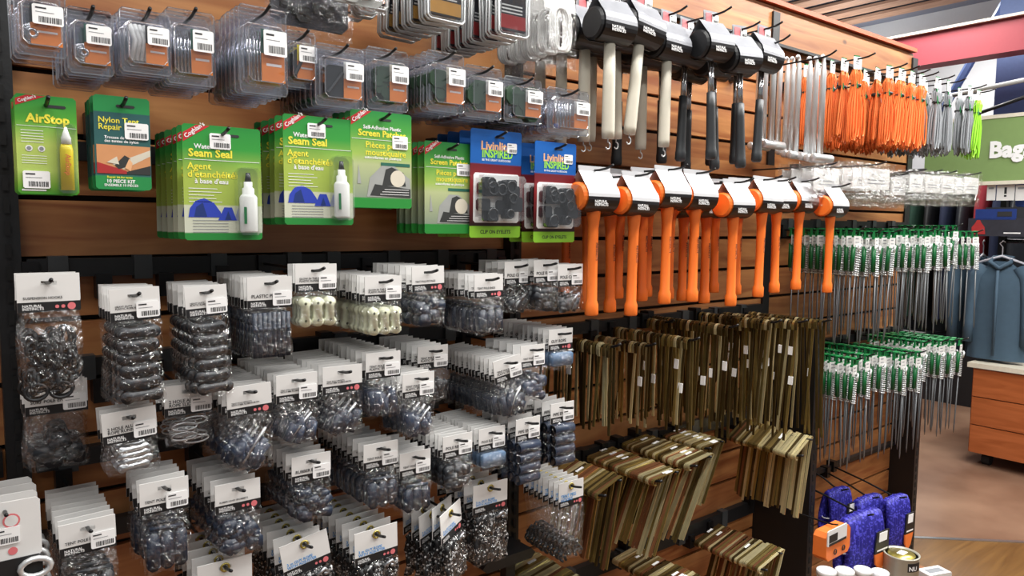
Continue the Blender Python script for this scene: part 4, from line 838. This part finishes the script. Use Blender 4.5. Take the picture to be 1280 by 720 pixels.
# ------------------------------------------------------------------ green spring stakes
def stake(seed):
    q = random.Random(seed); Lr = q.uniform(.25, .275)
    g = MB(); g.box(-.013, .013, -.007, .007, .0045, .0075).box(-.013, -.0095, -.003, .003, -.012, .0045).box(.0095, .013, -.003, .003, -.012, .0045).box(-.016, .016, -.004, .004, -.018, -.012)
    pr = [('green_hanger', g.mesh('green_hanger', 'hanger_green'), (0, 0, 0), None)]
    pr.append(('tag', MB().bev(-.017, .017, -.0055, -.0045, -.045, -.014, .002).quad(-.01, .004, -.023, -.02, -.0057, 1).quad(-.01, .008, -.033, -.031, -.0057, 1).mesh('tag', ['paper', 'print_grey']), (0, 0, 0), 0))
    pr.append(('hook', MB().tube([(.009, -.004, -.045), (.006, -.012, -.038), (-.002, -.016, -.042), (-.006, -.016, -.051), (-.002, -.014, -.058), (.003, -.013, -.057)], .0028, 7).mesh('hook', 'white_metal', True), (0, 0, 0), None))
    sp = [(.0095+.0072*math.cos(t), -.003+.0072*math.sin(t), -.045-.085*t/(2*math.pi*13)) for t in [k*2*math.pi/7 for k in range(13*7+1)]]
    pr.append(('spring', MB().tube(sp, .0021, 4).mesh('spring', 'white_metal', True), (0, 0, 0), None))
    pr.append(('green_tube', MB().lathe([(0, -.115), (.0062, -.115), (.0062, -.04), (0, -.04)], 'z', (-.008, 0, 0), 8).mesh('green_tube', 'tube_green', True), (0, 0, 0), None))
    pr.append(('rod', MB().tube([(.009, -.002, -.05), (.009, -.002, -Lr-.05), (.009, -.002, -Lr-.065)], [.0023, .0023, .0008], 6).tube([(-.008, 0, -.11), (-.008, 0, -.125)], .0022, 6).mesh('rod', 'rod_steel', True), (0, 0, 0), None))
    return pr
ST = [stake(k) for k in range(3)]
for z, xs, lab, grp, top in ((1.345, (2.085, 2.185, 2.285, 2.385, 2.485, 2.585, 2.685, 2.785, 2.89), 'steel spring stake on green hanger in the upper row, under the cord hanks', 'upper row of green hung stakes', 1),
                        (.955, (2.09, 2.19, 2.29, 2.39, 2.49, 2.59, 2.69, 2.79, 2.89), 'steel spring stake on green hanger in the lower row, above the blue rope', 'lower row of green hung stakes', 0)):
    for j, x in enumerate(xs):
        n = R.choice((9, 10, 11)); D0 = R.uniform(.245, .29); zz = z+R.uniform(-.012, .012)
        for i in range(n):
            y = -D0+i*.0225
            if y > -.05: break
            place(ST[(i+j) % 3], 'spring_stake', lab, 'tent stake', (x+R.uniform(-.005, .005), y, zz), (rad(R.uniform(-2, 2)), rad(R.uniform(-2.5, 2.5)), rad(R.uniform(-14, 14))), grp)
        hook(x, zz+.001, D0+.02, 'carrying spring stakes in the %s row' % ('upper' if top else 'lower'), 'hooks of the %s stakes' % ('upper' if top else 'lower'), .012)

# ------------------------------------------------------------------ golden pegs
def peg(L, seed, m1='brass_steel'):
    q = random.Random(seed); r = .011
    path = [(-2*r+.001, -.014), (-2*r, -.004)]+[(-r+r*math.cos(t), r*math.sin(t)) for t in [math.pi-k*math.pi/6 for k in range(7)]]+[(0, -.01), (0, -L*.5), (0, -L*.9), (.001, -L)]
    me = MB().ribbon(path, -.0034, .0034, .0022).mesh('peg_strip', m1, False)
    pr = [('peg_strip', me, (0, 0, 0), None)]
    return pr
STK = MB().box(-.0016, .0016, -.006, .006, -.022, .0).mesh('price_sticker', 'sticker')
PG = [(768, 432, .27, .17), (812, 431, .2, .19), (866, 424, .27, .2), (890, 416, .17, .2), (914, 408, .27, .25), (944, 404, .2, .26), (968, 402, .26, .27), (1000, 402, .27, .3), (1030, 401, .27, .32), (836, 402, .1, .22)]
_a = ['short golden steel peg hanging straight beside the short shiny bags', 'golden steel peg of middling length hanging straight below the orange mallets', 'long golden steel peg hanging straight between middling pegs and divider post', 'longest golden steel peg hanging straight beside the black divider post']
PGL = [_a[0], _a[0], _a[1], _a[1], _a[2], _a[2], _a[2], _a[3], _a[3], _a[1]]
for j, (px, py, D, L) in enumerate(PG):
    P = at(px, py, D); P.x = min(P.x, 1.985); vs = [peg(L*k, j, mm) for k, mm in ((.92, 'brass_dark'), (1, 'brass_steel'), (1.07, 'brass_dark'), (.97, 'brass_pale'))]
    n = int((D-.035)/.0102)
    for i in range(n):
        t = place(vs[i % 4 if R.random() < .6 else R.randrange(4)], 'golden_peg', PGL[j], 'tent peg', (P.x+R.uniform(-.003, .003), -D+i*.0102, P.z-.008), (rad(R.uniform(-3, 3)), rad(R.uniform(-2, 4.5)), rad(R.uniform(-7, 7))), 'golden pegs hung straight %d' % (PGL.index(PGL[j])+1))
        if R.random() < .22: ob('price_sticker', STK, t, (-.002, 0, -L*R.uniform(.2, .5)))
    hook(P.x-.010, P.z-.008+.0055, D+.02, 'holding straight golden pegs', 'hooks of the straight golden pegs', .01, .003)
def peg7(w, L, rise, lean, m1):
    r = .0075; c, s = math.cos(rad(rise)), math.sin(rad(rise)); lx, lz = -math.sin(rad(lean)), -math.cos(rad(lean))
    p0 = [(r*math.cos(t)+.0, r*math.sin(t)) for t in [rad(a) for a in range(-100-180+180, -280, -30)]]
    nose = [(-r*math.sin(rad(k)), -r*math.cos(rad(k))) for k in range(-30, 151, 30)] + [(0, r)]
    top = [(w*c*k, r+w*s*k) for k in (.35, .7, .97)]; ex, ez = w*c, r+w*s
    leg = [(ex+.002, ez-.004)]+[(ex+lx*L*k, ez-.004+lz*L*k) for k in (.04, .5, 1)]
    return [('peg_strip', MB().ribbon(nose+top+leg, -.0036, .0036, .002).mesh('peg_strip', m1), (0, 0, 0), None)]
P7 = [(748, 621, .24, .075, .2, 18, 12, 'golden folded peg in the bundle beside the bags of black hooks', 'folded pegs beside the black hooks'),
      (818, 603, .25, .085, .2, 4, 24, 'golden folded peg in the wide bundle second from the black hooks', 'folded pegs second from the black hooks'),
      (862, 584, .25, .085, .22, 6, 30, 'golden folded peg in the bundle with the most slanting legs', 'folded pegs with most slanting legs'),
      (880, 562, .17, .08, .17, 4, 26, 'golden folded peg in the short bundle with a row of white stickers', 'folded pegs with a row of stickers'),
      (995, 571, .26, .085, .22, 28, 10, 'golden folded peg in the rising bundle beside the black divider post', 'folded pegs beside the divider post'),
      (848, 742, .25, .085, .2, 8, 20, 'golden folded peg in the lowest bundle under the slanting legs', 'folded pegs in the lowest middle bundle'),
      (950, 713, .25, .11, .2, 12, 22, 'golden folded peg in the lowest bundle beside the divider post', 'folded pegs in the lowest bundle by the post'),
      (700, 752, .25, .08, .2, 10, 18, 'golden folded peg in the lowest bundle below the black hooks', 'folded pegs below the black hooks')]
for j, (px, py, D, w, L, rise, lean, lab, grp) in enumerate(P7):
    P = at(px, py, D); vs = [peg7(w*k, L*k2, rise, lean, mm) for k, k2, mm in ((1, 1, 'brass_steel'), (.97, 1.04, 'brass_pale'), (1.02, .97, 'brass_pale'), (1, 1.02, 'brass_dark'), (1.01, .99, 'brass_steel'), (.99, 1.01, 'brass_rust'))]
    n = int((D-.035)/.0079)
    for i in range(n):
        t = place(R.choice(vs), 'folded_peg', lab, 'tent peg', (P.x+R.uniform(-.0015, .0015), -D+i*.0079, P.z+R.uniform(-.0012, .0012)), (0, rad(R.uniform(-1.2, 1.2)), rad(R.uniform(-1.5, 1.5))), grp)
        if R.random() < (.45 if j == 3 else .14): ob('price_sticker', MB().box(-.011, .011, -.0034, .0034, -.0005, .0007).mesh('price_sticker', 'sticker'), t, (w*.55*math.cos(rad(rise)), 0, .0102+w*.55*math.sin(rad(rise))), (0, -rad(rise), 0))
    hook(P.x+.0005, P.z+.0026, D+.015, 'under the '+grp, None, .006, .0032)
    hook(P.x+w*.8*math.cos(rad(rise)), P.z+.0026+w*.8*math.sin(rad(rise))+.001, D+.005, 'bracing the '+grp, None, .004, .0028)

# ------------------------------------------------------------------ blue rope, tins and cups on the base deck
deck = thing('base_deck', 'low brown wooden base deck under the blue rope', 'shelf', (2.35, 0, 0))
ob('top_board', MB().bev(-.29, .36, -.42, -.005, .125, .15, .003).mesh('top_board', 'plank_wood'), deck); ob('kick_panel', MB().box(-.29, .36, -.40, -.03, 0, .125).mesh('kick_panel', 'steel_black'), deck)
def skein(w, h, dp):
    m = MB(); n = 9
    for i in range(n):
        f = (i/(n-1)-.5); cx = f*w*.8; hh = h/2*(1-.25*f*f); d2 = dp/2*(1-.3*f*f)
        m.tube([(cx+.004*math.sin(2*a), d2*math.cos(a), -h/2+hh*math.sin(a)) for a in [2*math.pi*k/18 for k in range(18)]], w*.066+.001*math.sin(i*2), 7, 0, True)
    pr = [('rope', m.mesh('rope', 'rope_blue', True), (0, 0, 0), None)]
    pr.append(('tie', MB().tube([(w*.5*math.cos(a), dp*.62*math.sin(a), -h*.55) for a in [2*math.pi*k/16 for k in range(16)]], .0022, 5, 0, True).mesh('tie', 'tie_white', True), (0, 0, 0), None))
    y = -dp*.5-w*.085
    lb_ = MB().prism([(w*.12, -h*.28), (w*.46, -h*.28), (w*.48, -h*.66), (w*.1, -h*.66)], y, y+.004, 0).prism([(w*.1, -h*.66), (w*.48, -h*.66), (w*.4, -h*.88), (w*.28, -h*.97), (w*.14, -h*.84)], y, y+.004, 1).prism([(w*.18, -h*.3), (w*.4, -h*.3), (w*.4, -h*.46), (w*.18, -h*.46)], y-.001, y, 2).quad(w*.14, w*.44, -h*.62, -h*.59, y-.001, 2)
    pr.append(('label', lb_.mesh('label', ['band_black', 'label_orange', 'sticker']), (0, 0, 0), None))
    return shift(pr, .004)
for bx, D, lab in (((1046, 646, 1102, 714), .28, 'bundle of blue rope with orange tipped label, in front and lowest'), ((1100, 624, 1134, 688), .24, 'bundle of blue rope with orange tipped label against the end post'), ((1064, 624, 1102, 682), .17, 'bundle of blue rope hanging behind two others'), ((1028, 614, 1062, 668), .13, 'dark blue rope bundle behind the orange pack')):
    X, Z, w, h = rect(*bx, D); place(skein(w*.8, h, .04), 'rope_bundle', lab, 'rope', (X, -D, Z), (0, rad(4), 0)); 
    zh = max(Z+.004, .3); hook(X, zh, D+.03, 'above the '+' '.join(lab.split()[:4])+' '+' '.join(lab.split()[-4:]), None, .012, .003, .05)
X, Z, w, h = rect(1025, 655, 1054, 692, .29)
op = thing('cord_pack', 'orange and white cord pack hanging beside the blue rope', 'cord pack', (X, -.29, Z))
ob('orange_block', MB().bev(-w/2, w/2, -.02, .02, -h, -.01, .012).mesh('orange_block', 'label_orange'), op)
ob('label', MB().bev(-w*.5, w*.3, -.023, -.02, -h*.5, 0, .003, 0).quad(-w*.45, -w*.1, -h*.4, -h*.15, -.0235, 1).quad(-w*.45, w*.28, -h*.5, -h*.42, -.0235, 1).mesh('label', ['paper', 'band_black']), op)
ob('eyelets', MB().tube([(-w*.15+.007*math.cos(t), -.022, -h*.78+.007*math.sin(t)) for t in [k*.63 for k in range(10)]], .0015, 5, 0, True).tube([(w*.2+.007*math.cos(t), -.022, -h*.78+.007*math.sin(t)) for t in [k*.63 for k in range(10)]], .0015, 5, 0, True).mesh('eyelets', 'band_black'), op)
hook(X, Z-.004, .3, 'holding the orange and white cord pack')
c = at(1127, 691, .36); ch = c.z-.15
can = thing('paint_tin', 'metal tin with gold lid and black lettered label below the blue rope', 'tin', (c.x, -.36, .15))
ob('body', MB().lathe([(0, 0), (.05, 0), (.05, .003), (.049, .005), (.049, ch-.006), (.051, ch-.003), (.051, ch), (.046, ch), (.045, ch-.004)], 'z', (0, 0, 0), 28).mesh('body', 'tin', True), can)
lid = ob('lid', MB().lathe([(.045, ch-.004), (.038, ch-.004), (.037, ch-.001), (0, ch-.001)], 'z', (0, 0, 0), 28).mesh('lid', 'tin_gold', True), can)
ob('price_sticker', MB().box(-.016, .016, -.01, .01, 0, .0006).mesh('price_sticker', 'sticker'), lid, (.004, 0, ch-.0008))
lbm = MB(); 
lbm.grid(lambda u, v: (.0495*math.sin(-.8+u*.95), -.0495*math.cos(-.8+u*.95), ch-.038+.026*v), 10, 1); lo = ob('label', lbm.mesh('label', 'tin_dark', True), can)
nu = text('NU', .026, 'print_white', .03).copy()
for v in nu.vertices: a_ = -.72+v.co.x/.05; v.co = (.0502*math.sin(a_), -.0502*math.cos(a_), ch-.034+v.co.z)
ob('lettering', nu, lo)
for k, (px, py, hgt, r) in enumerate(((1033, 712, .05, .024), (1056, 712, .05, .024), (1079, 711, .06, .024), (1100, 714, .05, .024))):
    p = at(px, py, .35+.01*(k % 2)); hz = p.z-.15
    t = thing('white_cup', 'small white plastic jar on the base deck under the blue rope', 'jar', (p.x, p.y, .15), (0, 0, 0), 'white jars under the blue rope')
    ob('jar_body', MB().lathe([(0, 0), (r, 0), (r*.96, hz-.012), (0, hz-.012)], 'z', (0, 0, 0), 18).mesh('jar_body', 'cup_white', True), t)
    ob('jar_lid', MB().lathe([(r*1.06, hz-.014), (r*1.06, hz-.002), (r*.98, hz), (r*.85, hz-.001), (0, hz-.002)], 'z', (0, 0, 0), 18).mesh('jar_lid', 'cup_white', True), t)
p = at(1168, 713, .37)
bx_ = thing('white_carton', 'small white printed carton lying on the deck beside the tin', 'carton', (p.x, p.y, .15), (0, 0, rad(-20)))
ob('carton_body', MB().bev(-.045, .045, -.025, .025, 0, max(.02, p.z-.15), .002).mesh('carton_body', 'paper'), bx_); ob('carton_print', MB().box(-.03, .03, -.012, .012, 0, .0006).mesh('carton_print', 'print_grey'), bx_, (0, 0, max(.02, p.z-.15)))
# black bracket under the braided rope bags and the leftmost card
X, Z, w, h = rect(586, 684, 650, 740, .12)
br = thing('shelf_bracket', 'black rounded shelf bracket under the braided rope bags', 'bracket', (X, -.12, Z)); ob('plate', MB().bev(-w/2, w/2, -.05, .1, -.022, 0, .01).mesh('plate', 'steel_black'), br); ob('leg', MB().box(w*.1, w*.28, -.02, 0, -.1, -.022).mesh('leg', 'steel_black'), br)
P = at(6, 640, .25)
m = MB().bev(-.036, .036, -.0008, .0008, -.062, .012, .004, 0).disc(.006, -.012, .009, -.0012, 1, 16).disc(.006, -.012, .007, -.0014, 0, 16).disc(.006, -.05, .005, -.0012, 1)
pr = [('header_card', m.mesh('header_card', ['paper', 'print_red']), (0, 0, 0), None), ('price_sticker', STICK, (0, -.0018, -.03), 0)]
q = MB()
for k in range(2): q.tube([(.028+.016*math.cos(t), -.006, -.075-.028*k+.011*math.sin(t)) for t in [2*math.pi*j/14 for j in range(14)]], .0036, 7, 0, True)
pr.append(('carabiner', q.mesh('carabiner', 'white_metal', True), (0, 0, 0), None)); pr.append(('backing', MB().bev(-.036, .036, -.002, .002, -.17, -.06, .004).mesh('backing', 'band_black'), (0, 0, 0), None))
stack((pr, pr), 'carabiner_card', 'white card with red ring and grey carabiners beside the left post', 'hardware card', P, .25, 4, .03, 'carabiner cards', jit=1.5)

# ------------------------------------------------------------------ the shop beyond the end of the wall
XC = 4.61
def FX(px, py, X=XC): return atX(px, py, X)
cab = thing('drawer_cabinet', 'low reddish brown wooden drawer cabinet on castors', 'cabinet', (XC, -.6, 0))
ob('carcass', MB().box(.02, .9, -1.2, .9, .07, .565).mesh('carcass', 'cabinet_wood'), cab)
for k in range(3):
    dr = ob('drawer_front', MB().box(0, .02, -1.19, .89, .075+k*.163, .232+k*.163).mesh('drawer_front', 'cabinet_wood'), cab); ob('finger_slot', MB().box(-.002, .001, -.1, .1, .13+k*.163, .145+k*.163).mesh('finger_slot', 'groove_dark'), dr)
ob('top_edge', MB().box(-.015, .92, -1.22, .92, .565, .592).mesh('top_edge', 'pic_cream'), cab)
for yy in (-1.05, .82): ob('castor', MB().lathe([(0, -.02), (.035, -.02), (.035, .02), (0, .02)], 'y', (.08, yy, .035), 14).mesh('castor', 'rubber_tyre'), cab)
rk = thing('clothes_rack', 'dark clothes rack with rails above the drawer cabinet', 'clothes rack', (XC, -.6, .592))
ob('back_panel', MB().box(.82, .86, -1.2, .9, 0, 1.03).mesh('back_panel', 'dark_panel'), rk)
for yy in (-1.19, .88): ob('rack_post', MB().box(.3, .34, yy, yy+.03, 0, 1.0).mesh('rack_post', 'steel_black'), rk)
ob('hanging_rail', MB().tube([(.32, -1.19, .69), (.32, .9, .69)], .012, 8).mesh('hanging_rail', 'chrome', True), rk)
ob('header_panel', MB().box(.05, .1, -1.2, .9, .72, .86).mesh('header_panel', 'dark_panel'), rk); ob('shelf', MB().box(.05, .6, -1.2, .9, .86, .88).mesh('shelf', 'dark_panel'), rk)
def shirt_mesh(seed):
    q = random.Random(seed); ph = q.uniform(0, 6); m = MB()
    def body(u, v):
        a = 2*math.pi*u; wd = .035+.095*min(1, (v*5.5))**.6+.012*v; dpt = .02+.022*min(1, v*4); f = 1+.05*math.sin(a*6+ph+v*2)*v
        return (dpt*math.sin(a)*f, wd*math.cos(a)*f, -.03-.56*v+.0)
    m.grid(body, 28, 12)
    for s in (-1, 1):
        m.tube([(0, s*.085, -.06), (0, s*.12, -.12), (-.01, s*.135, -.25), (-.015, s*.14, -.38), (-.02, s*.142, -.5)], [.036, .038, .034, .03, .028], 10)
    m.tube([(-.03, -.05, -.035), (-.045, 0, -.07), (-.03, .05, -.035), (.03, .045, -.01), (.035, 0, -.005), (.03, -.045, -.01)], .013, 6, 0, True)
    m.box(-.075, -.062, -.006, .006, -.56, -.08)
    return m
SH = [shirt_mesh(k).mesh('shirt_body', ['shirt_blue', 'shirt_deep'][k % 2], True) for k in range(2)]
HG = MB().tube([(0, -.11, -.04), (0, 0, .0), (0, .11, -.04)], .007, 6).tube([(0, 0, 0), (0, 0, .05), (0, .015, .07), (0, .0, .085), (0, -.012, .078)], .003, 5).mesh('hanger', 'tie_white', True)
for k, (px, x, yaw) in enumerate(((1252, 4.72, 5), (1228, 4.93, 90), (1203, 4.93, 90))):
    p = atX(px, 333, x)
    t = thing('shirt', 'blue grey long sleeved shirt facing out on the rack' if k == 0 else 'blue grey shirt hanging sideways behind the front shirt', 'shirt', (p.x, p.y, 1.2), (0, 0, rad(yaw)), None if k == 0 else 'shirts behind the front shirt')
    ob('shirt_body', SH[k % 2], t); ob('hanger', HG, t)
for k in range(16):
    ob_ = tag(ob('empty_hanger', HG, None, (XC+.32, -1.1+.062*k, 1.282-.082), (0, 0, rad(90))), 'empty pale hanger on the dark clothes rack rail', 'hanger', 'empty hangers on the rail')
for k in range(9):
    y = .72-.19*k-.6; w = .07
    tag(ob('folded_trousers', MB().bev(-.05, .05, -.11, .11, 0, .24, .01).mesh('folded_trousers', ['pic_navy', 'print_blue', 'plastic_dark', 'pic_blue', 'coghlan_red'][k % 5]), None, (XC+.2, y+.0, 1.475), (0, 0, rad(90))), '%s folded garment standing on the rack shelf' % ['navy', 'bright blue', 'black', 'blue', 'red'][k % 5], 'garment', 'folded garments on the shelf')
for i, (px, w) in enumerate(((1239, .042), (1257, .085), (1276, .048))):
    p = FX(px, 241, XC+.03)
    t = thing('price_card', 'white price card clipped above the clothes rack' + ('' if i != 1 else ', the wide one with an exclamation mark'), 'price card', (p.x, p.y, p.z), (0, 0, 0), 'price cards above the rack' if i != 1 else None)
    ob('card', MB().box(-.002, .002, -w/2, w/2, -.042, .042).mesh('card', 'paper'), t)
    ob('card_print', MB().box(-.003, -.002, -w*.3, w*.3, .02, .03).mesh('card_print', 'print_grey') if i != 1 else MB().box(-.003, -.002, -.006, .006, -.006, .03).box(-.003, -.002, -.006, .006, -.022, -.012).mesh('card_print', 'print_dark'), t)
p = FX(1242, 268, XC+.03)
t = thing('photo_strip', 'blue photo strip with a small logo above the clothes rack', 'poster', (p.x, p.y, p.z)); ob('panel', MB().box(-.004, .004, -.11, .09, -.03, .03).mesh('panel', 'pic_navy'), t); ob('logo', MB().box(-.006, -.004, -.09, -.02, -.012, .015).mesh('logo', 'print_dark'), t)
p = FX(1240, 284, XC+.03)
t = thing('photo_header', 'dark photo panel with red hooded figure above the hanging shirts', 'poster', (p.x, p.y, p.z)); ob('panel', MB().box(-.004, .004, -.3, .12, -.05, .05).mesh('panel', 'photo_dark'), t)
ob('red_figure', MB().add([(-.0055, y, z) for y, z in ((.10, -.04), (.03, -.04), (.035, 0), (.05, .02), (.06, .04), (.075, .04), (.085, .02), (.1, .0))], [tuple(range(8))]).mesh('red_figure', 'pic_red'), t)
ob('lettering', MB().box(-.006, -.004, -.14, -.06, -.035, -.028).mesh('lettering', 'print_white'), t)
sg = thing('shop_sign', 'green hanging shop sign lettered Bags in white', 'sign', (XC, 0, 0))
z0, z1 = FX(1225, 227).z, FX(1225, 150).z
ob('sign_board', MB().box(0, .04, -1.6, .62, z0, z1).mesh('sign_board', 'sign_green'), sg)
ob('sign_edge', MB().box(-.004, .042, -1.6, .62, z0-.02, z0).mesh('sign_edge', 'pic_cream'), sg); ob('sign_edge', MB().box(-.004, .042, -1.6, .62, z1, z1+.02).mesh('sign_edge', 'pic_cream'), sg)
pa, pb = FX(1237, 199), FX(1290, 199)
bm = text('Bags', (pa-pb).length*1.02, 'print_white', .045).copy()
for v in bm.vertices: v.co = (0, -v.co.x, v.co.z*1.05)
ob('lettering', bm, sg, (-.006, pa.y, FX(1237, 197).z))
rk2 = thing('clothes_rack', 'tall dark clothes rack standing beyond the end of the plank wall', 'clothes rack', (6.2, 0, 0))
ob('back_panel', MB().box(.3, .34, -.2, 2.6, .02, 1.85).mesh('back_panel', 'dark_panel'), rk2); ob('base', MB().box(-.1, .34, -.2, 2.6, 0, .5).mesh('base', 'dark_panel'), rk2); ob('hanging_rail', MB().tube([(.05, -.2, 1.78), (.05, 2.6, 1.78)], .015, 8).mesh('hanging_rail', 'steel_black', True), rk2)
mat('cloth_navy', '1c2540', .85); mat('cloth_red', '8a2430', .85); mat('cloth_green', '17392c', .85)
GR = ['plastic_dark', 'cloth_navy', 'cloth_red', 'plastic_dark', 'cloth_navy', 'band_black', 'cloth_green', 'cloth_navy', 'plastic_dark', 'plastic_dark']
NM = ['charcoal', 'navy', 'red', 'charcoal', 'navy', 'black', 'dark green', 'navy', 'charcoal', 'charcoal']
for k in range(14):
    y = .62+.115*k; m = MB()
    m.grid(lambda u, v: (.2*math.cos(2*math.pi*u)*(.55+.45*min(1, v*5)), .04*math.sin(2*math.pi*u)*(1+.2*math.sin(9*u+k)), -1.05*v), 16, 6)
    t = thing('hanging_jacket', '%s jacket hanging on the tall dark rack beyond the wall' % NM[k % 10], 'jacket', (6.25, y, 1.7), (0, 0, 0), 'jackets on the tall rack')
    ob('jacket_body', m.mesh('jacket_body', GR[k % 10], True), t); ob('hanger', HG, t, (0, 0, -.005), (0, 0, rad(90)))
# structure of the hall: beam, columns
def along(px, py, X): return atX(px, py, X)
zb, zt = atX(1200, 74, 6.5).z, atX(1200, 34, 6.5).z
struct('trim_2', MB().box(6.5, 6.7, -5, 3.2, zb, zt).mesh('trim_2', 'beam_red'))
struct('trim_3', MB().box(6.46, 6.72, -5, 3.2, zt, zt+.02).mesh('trim_3', 'pic_cream'))
p = atX(1263, 120, 7.2)
struct('trim_4', MB().box(7.2, 7.4, p.y-.12, p.y+.12, 0, 3.85).mesh('trim_4', 'column_blue'))
p0, p1 = atX(1190, 118, 7.3), atX(1213, 78, 7.3)
struct('trim_5', MB().tube([p0+(p0-p1)*2, p1+(p1-p0)*2], .035, 6).mesh('trim_5', 'column_blue'))
p0, p1 = atX(1200, 117, 5.2), atX(1280, 100, 5.2)
struct('trim_6', MB().tube([p0+(p0-p1)*.3, p1+(p1-p0)*2], .014, 8).mesh('trim_6', 'print_white', True))
p0, p1 = atX(1228, 140, 5.6), atX(1262, 128, 5.6)
struct('trim_7', MB().tube([p0+(p0-p1)*1.5, p1+(p1-p0)*2], .012, 6).mesh('trim_7', 'steel_black', True))
